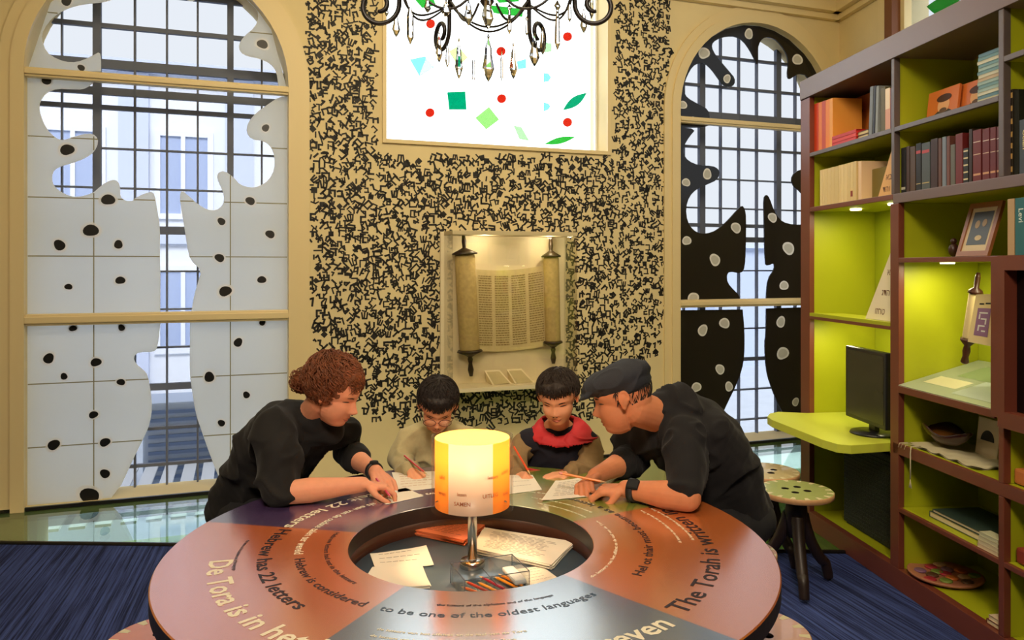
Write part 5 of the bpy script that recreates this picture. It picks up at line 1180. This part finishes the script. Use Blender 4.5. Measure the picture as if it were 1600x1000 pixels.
def hand(mb, wrist, f, n, right, curls, m, sc=1.0, thumb=.5, spread=1.0, elbowdir=None):
    f = V(f).normalized(); n = V(n); n = (n - f * n.dot(f)).normalized(); s = (f.cross(n)) * (1 if not right else -1); s = -s if False else s
    # thumb side: right hand palm down pointing forward has its thumb to the left
    bases = []
    for i, (off, kl, lens) in enumerate(((.029, .083, (.041, .026, .021)), (.010, .087, (.045, .029, .022)), (-.009, .083, (.041, .027, .021)), (-.027, .074, (.032, .021, .019)))):
        b = wrist + (f * kl + s * off * spread) * sc; bases.append(b); c1, c2, c3 = curls[i] if isinstance(curls[0], (tuple, list)) else curls
        mb.cap(wrist + (s * off * .6 + f * .006) * sc, b, .0135 * sc, .0115 * sc, m, 12)
        a = 0; p = b
        for L, c, r0, r1 in ((lens[0], c1, .0098, .0085), (lens[1], c2, .0085, .0077), (lens[2], c3, .0077, .0064)):
            a += c; d = f * math.cos(a) + n * math.sin(a) + s * (off * .8 * (spread - .4)); d.normalize(); q = p + d * L * sc; mb.cap(p, q, r0 * sc, r1 * sc, m, 12); p = q
        if i == 0: tip = p
    for i in range(3): mb.cap(bases[i] - f * .02 * sc, bases[i + 1] - f * .02 * sc, .0115 * sc, .0115 * sc, m, 12)
    mb.cap(wrist + (f * .02 + s * .012) * sc, wrist + (f * .05 + s * .026 + n * .006) * sc, .018 * sc, .013 * sc, m, 12)
    b = wrist + (f * .030 + s * .030 + n * .006) * sc
    d1 = (f * .62 + s * (.75 - .5 * thumb) + n * (.25 + .4 * thumb)).normalized(); p1 = b + d1 * .038 * sc; mb.cap(b, p1, .0135 * sc, .0108 * sc, m, 12)
    d2 = (f * .85 + s * (.25 - .6 * thumb) + n * .45).normalized(); p2 = p1 + d2 * .030 * sc; mb.cap(p1, p2, .0105 * sc, .0092 * sc, m, 12)
    d3 = (f * .95 - s * .25 * thumb + n * .3).normalized(); p3 = p2 + d3 * .022 * sc; mb.cap(p2, p3, .0092 * sc, .0072 * sc, m, 12)
    return tip, p3
def arm_skin(mb, sh, el, wr, m, sc=1.0, upper=True):
    if upper: mb.cap(sh, el, .044 * sc, .036 * sc, m, 18)
    mid = el.lerp(wr, .32); mb.cap(el, mid, .038 * sc, .041 * sc, m, 18); mb.cap(mid, el.lerp(wr, .75), .041 * sc, .030 * sc, m, 18); mb.cap(el.lerp(wr, .75), wr, .030 * sc, .026 * sc, m, 18)
def oell(mb, c, side, up, rad, m):
    side = V(side).normalized(); up = V(up); up = (up - side * up.dot(side)).normalized(); fr = side.cross(up)
    mb.ell(c, Matrix((side, fr, up)).transposed(), rad, m, 28, 18)
def spine(mb, pts, side, m, grow=0.0):
    """pts: (centre, half width, half depth) from hips to the neck base"""
    for i in range(len(pts) - 1):
        c0, w0, d0 = pts[i]; c1, w1, d1 = pts[i + 1]; u = (c1 - c0)
        for k in range(4):
            t = k / 4 + (0.0 if i else 0); oell(mb, c0.lerp(c1, t), side, u, (w0 + (w1 - w0) * t + grow, d0 + (d1 - d0) * t + grow, .075 + grow), m)
    c, w, d = pts[-1]; oell(mb, c, side, pts[-1][0] - pts[-2][0], (w + grow, d + grow, .06 + grow), m)
def strands(mb, C, B, sc, m, n, ln, seed, zmin=-.04, curl=0.0, lift=.004, fringe=None, rad=.0012, ctr=(0, -.014, .036), er=(.081, .098, .086), swirl=.0, face_z=.045, side=.0):
    rr = random.Random(seed); k = 0
    while k < n:
        d = V((rr.gauss(0, 1), rr.gauss(0, 1), rr.gauss(0, 1))).normalized(); p = V((d.x * er[0], d.y * er[1], d.z * er[2])) + V(ctr)
        if p.z < zmin or (p.y > .015 and p.z < face_z + .3 * max(0, .055 - abs(p.x)) * 0 ) : continue
        if p.z < side and p.y > -.02 - .4 * side: continue
        nr = V((d.x / er[0], d.y / er[1], d.z / er[2])).normalized()
        crown = V((0, -.05, .12)); flow = (p - crown); flow = flow - nr * flow.dot(nr)
        if flow.length < 1e-4: continue
        flow = flow.normalized() + V((rr.gauss(0, .25), rr.gauss(0, .25), rr.gauss(0, .15))) ; flow -= nr * flow.dot(nr); flow.normalize()
        L = ln * rr.uniform(.6, 1.25); pts = []; q = p - nr * .002; ph = rr.random() * 6.28; ax = nr.cross(flow)
        for i in range(7):
            t = i / 6; off = ax * (math.sin(ph + t * 9) * curl) + nr * (lift * math.sin(PI * min(1, t * .8)) + math.cos(ph + t * 9) * curl * .6)
            pp = q + flow * (L * t); e_ = pp - V(ctr); s_ = math.sqrt((e_.x / er[0]) ** 2 + (e_.y / er[1]) ** 2 + (e_.z / er[2]) ** 2)
            if s_ > 1e-5: pp = V(ctr) + e_ / s_
            pts.append(C + B @ ((pp + off) * sc))
        mb.tube(pts, [rad * sc * x for x in (1.2, 1.5, 1.5, 1.4, 1.2, .8, .3)], m, 4); k += 1
SKIN_W = mat('skin_fair', lin((222, 152, 118)), .6, spec=.3, sss=.12, noise_amt=.04, nscale=40, bump=.04, bscale=200)
SKIN_M = mat('skin_tan', lin((206, 132, 92)), .58, spec=.3, sss=.12, noise_amt=.04, nscale=40, bump=.04, bscale=200)
SKIN_B = mat('skin_child', lin((226, 158, 118)), .62, spec=.25, sss=.12, noise_amt=.03, nscale=30)
m_nail = mat('fingernail', lin((230, 180, 160)), .3)
def person(org, label, skin, prims, head, hands_, face_kw, brow, lipc, sc, voxel=.0032, open_=.25):
    t = thing('person', org, label, 'person')
    mb = MB(); prims(mb); C, B = head; kw = face_kw
    add_head(mb, C, B, sc, skin, **kw)
    vs, fs, ns = remeshed(mb, voxel, 3, .5); out = MB(); out.add(vs, fs, skin, True); body = out.build('body', t)
    face_parts(body, C, B, sc, brow, lipc, open_, **kw)
    return t, body
def legs(mb, hip, side, knee, foot, m, r=.075, sc=1.0):
    for s_ in (-1, 1):
        o_ = side * (.085 * sc * s_); mb.cap(hip + o_, knee + o_ * 1.2, r * sc * 1.1, r * sc * .8, m, 18); mb.cap(knee + o_ * 1.2, foot + o_ * 1.2, r * sc * .78, r * sc * .5, m, 18)
def shoes(t, side, foot, fwd, sc=1.0):
    for s_ in (-1, 1):
        q = MB(); c = foot + side * (.10 * sc * s_) + V((0, 0, -foot.z + .034)); oell(q, c + fwd * .05 * sc, side, V((0, 0, 1)), (.042 * sc, .12 * sc, .033), mat('shoe_black', (.015, .015, .015), .4)); q.build('shoe', t)

# ================= woman in black, left
Cw = pix(522, 612, 2.64); Bw = basis((.88, -.22, -.42), roll=0.06)
shn, shf = pix(424, 668, 2.60), pix(541, 678, 2.90); eln, elf = pix(446, 770, 2.47), pix(541, 706, 2.93); wrn, wrf = pix(566, 757, 2.53), pix(588, 738, 2.68)
sidew = (shn - shf).normalized(); hipw = pix(392, 800, 2.92)
spw = [(hipw, .165, .125), (pix(405, 752, 2.86), .150, .115), (pix(428, 710, 2.79), .160, .118), (pix(458, 672, 2.75), .165, .105), (pix(482, 652, 2.73), .10, .07)]
kneew = hipw + V((.34, -.30, .02)); footw = V((kneew.x + .02, kneew.y + .06, .07))
def prims_w(mb):
    spine(mb, spw, sidew, SKIN_W, -.015); mb.cap(pix(484, 652, 2.73), Cw + Bw @ V((0, -.03, -.05)), .052, .048, SKIN_W, 20)
    mb.cap(shn, pix(470, 660, 2.74), .045, .06, SKIN_W); mb.cap(shf, pix(480, 660, 2.74), .045, .06, SKIN_W)
    arm_skin(mb, shn, eln, wrn, SKIN_W, .98); arm_skin(mb, shf, elf, wrf, SKIN_W, .95)
    hand(mb, wrn, (.93, .12, -.12), (-.1, -.15, -1), True, ((.5, .9, .5), (.7, 1.0, .6), (.85, 1.1, .6), (1.0, 1.1, .6)), SKIN_W, .92, .6)
    hand(mb, wrf, (.42, -.86, -.22), (.1, -.2, -1), False, ((.35, .7, .4), (.5, .8, .5), (.6, .9, .5), (.7, .9, .5)), SKIN_W, .90, .3)
    legs(mb, hipw, sidew, kneew, footw, SKIN_W, .066)
m_hairw = mat('hair_auburn', lin((112, 62, 36)), .5, spec=.35, noise_amt=.3, nscale=60)
tw, bw = person(V((hipw.x, hipw.y, 0)), 'person in black rolled-sleeve shirt with auburn curly hair, leaning on the table at left', SKIN_W, prims_w, (Cw, Bw), None, dict(fem=1), m_hairw, lin((196, 104, 90)), .97, open_=.25)
m_blk = mat('shirt_black', (.011, .010, .010), .85, spec=.25, sheen=.05); m_blk2 = mat('trousers_black', (.010, .010, .012), .9)
g_ = MB(); spine(g_, spw[:-1], sidew, m_blk, .008); g_.cap(shn, pix(462, 662, 2.75), .064, .085, m_blk, 20); g_.cap(shf, pix(470, 664, 2.76), .060, .085, m_blk, 20)
g_.cap(shn, shn.lerp(eln, .55), .066, .074, m_blk, 22); g_.cap(shn.lerp(eln, .5), shn.lerp(eln, .98) + V((-.02, 0, .0)), .076, .060, m_blk, 22)
g_.cap(shf, elf, .060, .056, m_blk, 20); g_.cap(elf, elf.lerp(wrf, .28), .056, .053, m_blk, 20)
oell(g_, pix(488, 652, 2.73), sidew, V((.5, 0, .8)), (.092, .085, .050), m_blk); g_.cap(pix(484, 655, 2.73), pix(503, 643, 2.70), .072, .064, m_blk, 22); g_.cap(pix(484, 668, 2.73), pix(520, 668, 2.72), .07, .05, m_blk, 20)
fabric(g_, .0065, 'shirt', m_blk, tw, .018, 1, freq=6)
g_ = MB(); a_ = elf.lerp(wrf, .24); b_ = elf.lerp(wrf, .34); g_.cap(a_, b_, .056, .056, m_blk, 20); fabric(g_, .005, 'sleeve_cuff', m_blk, tw, .003, 2)
g_ = MB(); legs(g_, hipw, sidew, kneew, footw, m_blk2, .084); oell(g_, hipw, sidew, V((0, 0, 1)), (.18, .14, .10), m_blk2); fabric(g_, .009, 'trousers', m_blk2, tw, .006, 3); shoes(tw, sidew, footw, V((.5, -.8, 0)).normalized())
g_ = MB()
for c, r_ in (((0, -.020, .040), (.083, .096, .086)), ((0, -.064, .008), (.068, .056, .066)), ((.0, -.124, -.016), (.038, .032, .038)), ((-.0, .026, .078), (.064, .052, .038))): g_.ell(Cw + Bw @ V(c), Bw, r_, m_hairw, 24, 16)
vs, fs, ns = remeshed(g_, .005, 3); h_ = MB()
h_.add([p + n * (.006 * noise.noise(p * 55) + .003 * noise.noise(p * 130)) for p, n in zip(vs, ns)], fs, m_hairw, True)
strands(h_, Cw, Bw, 1.0, m_hairw, 1500, .06, 3, zmin=-.05, curl=.0070, lift=.010, rad=.0011, ctr=(0, -.020, .040), er=(.085, .099, .089), face_z=.075, side=.012)
strands(h_, Cw + Bw @ V((0, -.124, -.016)), Bw, 1.0, m_hairw, 180, .05, 5, zmin=-.1, curl=.009, lift=.012, rad=.0010, ctr=(0, 0, 0), er=(.038, .032, .038), face_z=-.2, side=-.3)
h_.build('hair', tw)
g_ = MB(); d_ = (wrf - elf).normalized(); c_ = elf.lerp(wrf, .93); q_ = d_.to_track_quat('Z', 'Y').to_matrix().to_4x4()
g_.lathe([(.0285, -.009), (.0315, -.008), (.0315, .008), (.0285, .009)], Matrix.Translation(c_) @ q_, mat('strap_black', (.012, .012, .014), .5), 28)
g_.lathe([(.001, .034), (.014, .034), (.016, .030), (.016, .026)], Matrix.Translation(c_) @ V((0, 0, 1)).to_track_quat('Z', 'Y').to_matrix().to_4x4() @ Matrix.Translation(V((0, 0, .0))), m_blk, 20); g_.build('wristwatch', tw)

# ================= man in the flat cap, right
Cm = pix(972, 622, 2.63); Bm = basis((-.90, .16, -.26), roll=0.0)
shn, shf = pix(1070, 680, 2.58), pix(985, 690, 2.90); eln, elf = pix(1074, 778, 2.40), pix(988, 716, 2.84); wrn, wrf = pix(978, 764, 2.52), pix(930, 744, 2.66)
sidem = (shf - shn).normalized(); hipm = pix(1140, 815, 2.85)
spm = [(hipm, .175, .140), (pix(1128, 765, 2.80), .165, .135), (pix(1108, 718, 2.75), .180, .138), (pix(1075, 680, 2.72), .180, .125), (pix(1042, 655, 2.70), .12, .085)]
kneem = hipm + V((-.34, -.30, .02)); footm = V((kneem.x - .02, kneem.y + .06, .07))
def prims_m(mb):
    spine(mb, spm, sidem, SKIN_M, -.015); mb.cap(pix(1038, 652, 2.70), Cm + Bm @ V((0, -.035, -.045)), .062, .060, SKIN_M, 20)
    mb.cap(shn, pix(1052, 668, 2.70), .05, .07, SKIN_M); mb.cap(shf, pix(1040, 668, 2.72), .05, .07, SKIN_M)
    arm_skin(mb, shn, eln, wrn, SKIN_M, 1.12); arm_skin(mb, shf, elf, wrf, SKIN_M, 1.08)
    hand(mb, wrn, (-.97, .14, -.08), (.05, .1, -1), False, ((.55, 1.25, .8), (.62, 1.3, .85), (.72, 1.3, .85), (.85, 1.3, .8)), SKIN_M, .96, .9)
    hand(mb, wrf, (-.55, -.80, -.12), (.25, -.35, -.9), True, ((.7, 1.0, .6), (.9, 1.2, .7), (1.0, 1.2, .7), (1.1, 1.2, .7)), SKIN_M, .98, .6)
    legs(mb, hipm, sidem, kneem, footm, SKIN_M, .07)
m_hairm = mat('hair_black', (.012, .009, .008), .45, spec=.5)
tm, bm_ = person(V((hipm.x, hipm.y, 0)), 'person in dark flat cap and black sweater holding an orange pencil', SKIN_M, prims_m, (Cm, Bm), None, dict(), m_hairm, lin((176, 92, 76)), 1.02, open_=.2)
m_swt = mat('sweater_black', (.014, .013, .014), .9, spec=.2, sheen=.05, bump=.15, bscale=300)
g_ = MB(); spine(g_, spm[:-1], sidem, m_swt, .010); g_.cap(shn, pix(1062, 672, 2.72), .074, .10, m_swt, 20); g_.cap(shf, pix(1045, 672, 2.74), .068, .10, m_swt, 20)
g_.cap(shn, shn.lerp(eln, .55), .074, .070, m_swt, 22); g_.cap(shn.lerp(eln, .5), shn.lerp(eln, .86), .070, .058, m_swt, 22); g_.cap(shf, elf, .066, .058, m_swt, 20); g_.cap(elf, elf.lerp(wrf, .22), .058, .053, m_swt, 20)
oell(g_, pix(1050, 648, 2.70), sidem, V((-.55, 0, .8)), (.12, .10, .055), m_swt); g_.cap(pix(1050, 652, 2.70), pix(1032, 640, 2.69), .086, .072, m_swt, 22); g_.cap(pix(1060, 640, 2.70), pix(1110, 690, 2.75), .09, .13, m_swt, 22)
fabric(g_, .0065, 'sweater', m_swt, tm, .017, 7, freq=6)
for k_ in range(3):
    g_ = MB(); a_ = elf.lerp(wrf, .10 + .07 * k_); g_.cap(a_, elf.lerp(wrf, .14 + .07 * k_), .0585 - .001 * k_, .0585 - .001 * k_, m_swt, 20); fabric(g_, .005, 'sleeve_fold', m_swt, tm, .003, 8 + k_)
g_ = MB(); legs(g_, hipm, sidem, kneem, footm, m_blk2, .088); oell(g_, hipm, sidem, V((0, 0, 1)), (.19, .15, .10), m_blk2); fabric(g_, .009, 'trousers', m_blk2, tm, .006, 4); shoes(tm, sidem, footm, V((-.5, -.8, 0)).normalized())
g_ = MB(); strands(g_, Cm, Bm, 1.02, m_hairm, 700, .022, 6, zmin=-.045, lift=.001, rad=.0009, ctr=(0, -.014, .032), er=(.0765, .0945, .085), face_z=.05)
g_.build('hair', tm)
m_cap = mat('cap_navy', (.016, .018, .026), .85, bump=.3, bscale=400)
g_ = MB(); E = Bm @ Matrix.Rotation(R(-10), 3, 'X')
g_.ell(Cm + Bm @ V((0, -.010, .066)), E, (.092, .112, .058), m_cap, 28, 18); g_.ell(Cm + Bm @ V((0, .035, .070)), E, (.086, .095, .042), m_cap, 28, 18); g_.ell(Cm + Bm @ V((0, -.04, .045)), E, (.083, .074, .050), m_cap, 28, 18)
g_.ell(Cm + Bm @ V((0, .095, .048)), Bm @ Matrix.Rotation(R(-22), 3, 'X'), (.070, .052, .014), m_cap, 28, 14)
fabric(g_, .004, 'flat_cap', m_cap, tm, .004, 12, smooth=5, freq=10)
g_ = MB(); d_ = (wrn - eln).normalized(); c_ = eln.lerp(wrn, .88); q_ = d_.to_track_quat('Z', 'Y').to_matrix().to_4x4()
g_.lathe([(.034, -.011), (.0375, -.010), (.0375, .010), (.034, .011)], Matrix.Translation(c_) @ q_, mat('strap_black', (1, 1, 1)), 28)
wd_ = V((-.1, -.72, .68)).normalized(); y_ = d_; x_ = y_.cross(wd_).normalized(); g_.rbox(frame(c_ + wd_ * .036, x_, y_, x_.cross(y_)), -.017, .017, -.020, .020, -.004, .008, mat('watch_face', (.01, .01, .012), .45, spec=.2), .004); g_.build('smartwatch', tm)

# ================= children
def child(C, B, sc, shR, shL, elR, elL, wrR, wrL, hip, label, skin, handR, handL, brow, kw, neck):
    side = (shR - shL).normalized(); up_ = neck - hip
    sp = [(hip, .125, .095), (hip.lerp(neck, .33), .115, .09), (hip.lerp(neck, .62), .125, .09), (hip.lerp(neck, .86), .115, .075), (neck, .06, .05)]
    def pr(mb):
        spine(mb, sp, side, skin, -.012); mb.cap(neck, C + B @ V((0, -.025, -.05)) * sc, .040, .040, skin, 18); mb.cap(shR, neck, .034, .04, skin); mb.cap(shL, neck, .034, .04, skin)
        arm_skin(mb, shR, elR, wrR, skin, .74); arm_skin(mb, shL, elL, wrL, skin, .74)
        hand(mb, wrR, handR[0], handR[1], True, handR[2], skin, handR[3], handR[4]); hand(mb, wrL, handL[0], handL[1], False, handL[2], skin, handL[3], handL[4])
        legs(mb, hip, side, hip + V((0, -.30, .0)), V((hip.x, hip.y - .26, .07)), skin, .05, .8)
    t, b = person(V((hip.x, hip.y, 0)), label, skin, pr, (C, B), None, kw, brow, lin((196, 92, 84)), sc, open_=.22)
    return t, b, sp, side
def short_hair(t, C, B, sc, seed, m):
    g = MB()
    for c, r_ in (((0, -.020, .047), (.080, .093, .081)), ((0, -.056, .012), (.068, .056, .060)), ((0, .036, .082), (.054, .044, .024))): g.ell(C + B @ (V(c) * sc), B, tuple(q * sc for q in r_), m, 24, 16)
    vs, fs, ns = remeshed(g, .0045, 3); h = MB(); h.add([p + n * (.005 * noise.noise(p * 60)) for p, n in zip(vs, ns)], fs, m, True)
    strands(h, C, B, sc, m, 1500, .036, seed, zmin=-.01, lift=.008, rad=.0011, ctr=(0, -.019, .042), er=(.080, .094, .083), face_z=.070, side=.03)
    rr = random.Random(seed)
    for k in range(170):     # fringe
        x = rr.uniform(-.060, .060); z0 = .088 + rr.uniform(-.012, .01); y0 = .070 - 5 * x * x; z1 = .050 + rr.uniform(-.008, .008) + abs(x) * .1
        p0 = V((x, y0, z0)); p1 = V((x + rr.gauss(0, .008), face(min(.05, max(-.05, x)), z1) * (1 - .12 * (abs(x) > .05)) + .004, z1)); md = p0.lerp(p1, .5) + V((0, .010, .004))
        h.tube([C + B @ (q * sc) for q in smooth_open([tuple(p0), tuple(md), tuple(p1)], 1) and [V(q) for q in smooth_open([tuple(p0), tuple(md), tuple(p1)], 1)]], .0012 * sc, m, 4)
    return h.build('hair', t)
m_hb1 = mat('hair_dark', (.016, .010, .008), .6, spec=.3); m_hb2 = mat('hair_dark_brown', (.022, .013, .009), .6, spec=.3)
# boy with glasses
Cb = pix(684, 634, 2.90); Bb = basis((.06, -.80, -.60), roll=-.05) @ Matrix.Diagonal((1.07, 1, .98))
shR, shL = pix(641, 686, 3.03), pix(728, 686, 3.03); nk = pix(684, 668, 3.04); hp = V((pix(684, 700, 3.12).x, 3.16, .55))
tb, bb, spb, sdb = child(Cb, Bb, .86, shR, shL, pix(622, 716, 2.98), pix(748, 722, 2.95), pix(643, 737, 2.83), pix(716, 744, 2.80), hp, 'person, boy with round glasses and beige sweatshirt, writing behind the lamp at left', SKIN_B,
    ((.62, -.75, -.2), (.3, -.1, -1), ((.6, .9, .5), (.8, 1.0, .5), (.9, 1.1, .6), (1.0, 1.1, .6)), .72, .6), ((-.5, -.85, -.1), (0, 0, -1), (.15, .25, .2), .72, .2), m_hb1, dict(child=1), nk)
m_bei = mat('sweatshirt_beige', lin((172, 160, 120)), .95, spec=.15, sheen=.1, noise_amt=.05, nscale=80)
g_ = MB(); spine(g_, spb[:-1], sdb, m_bei, .012)
for sh_, el_, wr_ in ((shR, pix(622, 716, 2.98), pix(643, 737, 2.83)), (shL, pix(748, 722, 2.95), pix(716, 744, 2.80))):
    g_.cap(sh_, nk + V((0, 0, -.035)), .056, .06, m_bei); g_.cap(sh_, el_, .055, .048, m_bei, 20); g_.cap(el_, el_.lerp(wr_, .9), .048, .034, m_bei, 20)
oell(g_, nk + V((0, -.01, -.012)), sdb, V((0, -.2, 1)), (.066, .060, .03), m_bei)
fabric(g_, .0055, 'sweatshirt', m_bei, tb, .012, 21, freq=8)
g_ = MB(); oell(g_, spb[0][0], sdb, V((0, 0, 1)), (.15, .11, .08), m_blk2); legs(g_, spb[0][0], sdb, spb[0][0] + V((0, -.30, .0)), V((spb[0][0].x, spb[0][0].y - .26, .07)), m_blk2, .066, .8); fabric(g_, .009, 'trousers', m_blk2, tb, .004, 22); shoes(tb, sdb, V((spb[0][0].x, spb[0][0].y - .26, .07)), V((0, -1, 0)), .8)
short_hair(tb, Cb, Bb, .86, 11, m_hb1)
g_ = MB(); m_gl = mat('spectacle_wire', lin((110, 60, 50)), .3, metal=.6)
for s_ in (-1, 1):
    ring = [Cb + Bb @ (V((s_ * .031 + .0245 * math.cos(a), .098 - .10 * abs(s_ * .031 + .0245 * math.cos(a)) ** 1.5 * 2, -.004 + .021 * math.sin(a))) * .86) for a in [2 * PI * i / 28 for i in range(28)]]
    g_.tube(ring, .0013, m_gl, 6, closed=True)
    g_.tube([Cb + Bb @ (V(q) * .86) for q in ((s_ * .055, .092, .0), (s_ * .070, .06, .004), (s_ * .078, .0, .006), (s_ * .078, -.02, .0))], .0012, m_gl, 6)
g_.tube([Cb + Bb @ (V(q) * .86) for q in ((-.008, .099, .0), (0, .103, .003), (.008, .099, .0))], .0013, m_gl, 6); gl_ = g_.build('glasses', tb)
for s_ in (-1, 1):
    g_ = MB(); g_.add([Cb + Bb @ (V((s_ * .031 + .0235 * math.cos(a), .0975 - .10 * abs(s_ * .031 + .0235 * math.cos(a)) ** 1.5 * 2, -.004 + .020 * math.sin(a))) * .86) for a in [2 * PI * i / 24 for i in range(24)]], [tuple(range(24))], pane_mat('lens', (.98, .96, .95), .9)); g_.build('lens', gl_)
# boy with the red collar
Cc = pix(872, 621, 2.90); Bc_ = basis((-.22, -.86, -.36), roll=.03) @ Matrix.Diagonal((1.12, 1, .97))
shR, shL = pix(826, 690, 3.02), pix(914, 690, 3.02); nk = pix(872, 668, 3.03); hp = V((pix(872, 700, 3.12).x, 3.15, .55))
tc, bc_, spc, sdc = child(Cc, Bc_, .86, shR, shL, pix(806, 720, 2.97), pix(925, 725, 2.94), pix(811, 744, 2.84), pix(888, 740, 2.83), hp, 'person, boy in dark top with red collar and tan sleeves, writing right of the lamp', SKIN_B,
    ((.25, -.92, .1), (.75, .1, -.6), ((.6, .9, .5), (.8, 1.0, .5), (.9, 1.1, .6), (1.0, 1.1, .6)), .72, .6), ((-.93, -.30, -.05), (0, 0, -1), (.12, .22, .18), .74, .1), m_hb2, dict(child=1), nk)
m_nav = mat('top_navy', lin((34, 32, 40)), .9, spec=.2); m_tan = mat('sleeve_tan', lin((136, 112, 78)), .95, spec=.15, noise_amt=.05, nscale=80); m_red = mat('collar_red', lin((186, 34, 40)), .7)
g_ = MB(); spine(g_, spc[:-1], sdc, m_nav, .014)
for sh_ in (shR, shL): g_.cap(sh_, nk + V((0, 0, -.035)), .054, .058, m_nav)
fabric(g_, .0055, 'vest', m_nav, tc, .005, 31, freq=8)
for sh_, el_, wr_ in ((shR, pix(806, 720, 2.97), pix(811, 744, 2.84)), (shL, pix(925, 725, 2.94), pix(888, 740, 2.83))):
    g_ = MB(); o_ = (sh_ - nk).normalized() * .022; g_.cap(sh_ + o_, el_, .050, .044, m_tan, 20); g_.cap(el_, el_.lerp(wr_, .92), .044, .030, m_tan, 20); fabric(g_, .0055, 'sleeve', m_tan, tc, .010, 33, freq=9)
g_ = MB(); n_ = 40; c_ = nk + V((0, -.012, .012)); rings = []
for k_ in range(6):
    t_ = k_ / 5; rg = []
    for i in range(n_):
        a = 2 * PI * i / n_; fr = max(0, -math.sin(a)); rt_ = max(0, math.cos(a)) ** 3; lf_ = max(0, -math.cos(a)) ** 3
        r_ = .058 + t_ * (.040 + .045 * rt_ + .004 * lf_); z_ = .034 * (1 - fr) ** 1 * (1 - t_) - .030 * t_ - .030 * fr + .012 * math.sin(t_ * PI) - .012 * rt_ * t_
        rg.append(c_ + V((r_ * 1.08 * math.cos(a), r_ * .92 * math.sin(a), z_)))
    rings.append(rg)
vs = [p for rg in rings for p in rg]; m0 = len(vs); vs += [p - V((0, 0, .009)) for p in vs]; fs = []
for k_ in range(5):
    for i in range(n_):
        a, b, c, d = k_ * n_ + i, k_ * n_ + (i + 1) % n_, (k_ + 1) * n_ + (i + 1) % n_, (k_ + 1) * n_ + i; fs += [(a, d, c, b), (a + m0, b + m0, c + m0, d + m0)]
for i in range(n_):
    j_ = (i + 1) % n_; fs += [(i, j_, j_ + m0, i + m0), (5 * n_ + j_, 5 * n_ + i, 5 * n_ + i + m0, 5 * n_ + j_ + m0)]
g_.add(vs, fs, m_red, True)
fabric(g_, .0028, 'red_collar', m_red, tc, .007, 35, freq=12, smooth=3)
g_ = MB(); g_.tube([pix(x, y, 2.90) for x, y in ((815, 731), (850, 737), (885, 735))], .004, m_red, 6); g_.build('hem', tc)
g_ = MB(); oell(g_, spc[0][0], sdc, V((0, 0, 1)), (.15, .11, .08), m_blk2); legs(g_, spc[0][0], sdc, spc[0][0] + V((0, -.30, .0)), V((spc[0][0].x, spc[0][0].y - .26, .07)), m_blk2, .066, .8); fabric(g_, .009, 'trousers', m_blk2, tc, .004, 32); shoes(tc, sdc, V((spc[0][0].x, spc[0][0].y - .26, .07)), V((0, -1, 0)), .8)
short_hair(tc, Cc, Bc_, .86, 17, m_hb2)
# stools they sit on
for hp_, c_, lb in ((hipw, green, 'green button-shaped stool under the woman in black'), (hipm, ('rose', (1, 1, 1)), 'rose button-shaped stool under the man in the cap')):
    stool((hp_.x, hp_.y), .455, .168, c_, lb)
for hp_, c_, lb in ((spb[0][0], green, 'green button-shaped stool under the boy with glasses'), (spc[0][0], ('tan', (1, 1, 1)), 'tan button-shaped stool under the boy with the red collar')):
    stool((hp_.x, hp_.y), .455, .168, c_, lb)
# pencils in the hands
pencil(pix(879, 740, 2.60), pix(948, 754, 2.56), (232, 130, 30), 'orange pencil with pale end held level between the hands of the man in the cap', .0042, True, 'pencils')
pencil(pix(803, 698, 2.86), pix(829, 742, 2.76), (226, 84, 44), 'red-orange pencil held upright by the boy with the red collar', .0038, False, 'pencils')
pencil(pix(632, 712, 2.86), pix(668, 742, 2.72), (190, 70, 60), 'red pencil held by the boy with glasses', .0036, False, 'pencils')
pencil(pix(588, 748, 2.60), pix(614, 781, 2.44), (210, 60, 90), 'pink pen held by the woman in black', .0036, False, 'pencils')
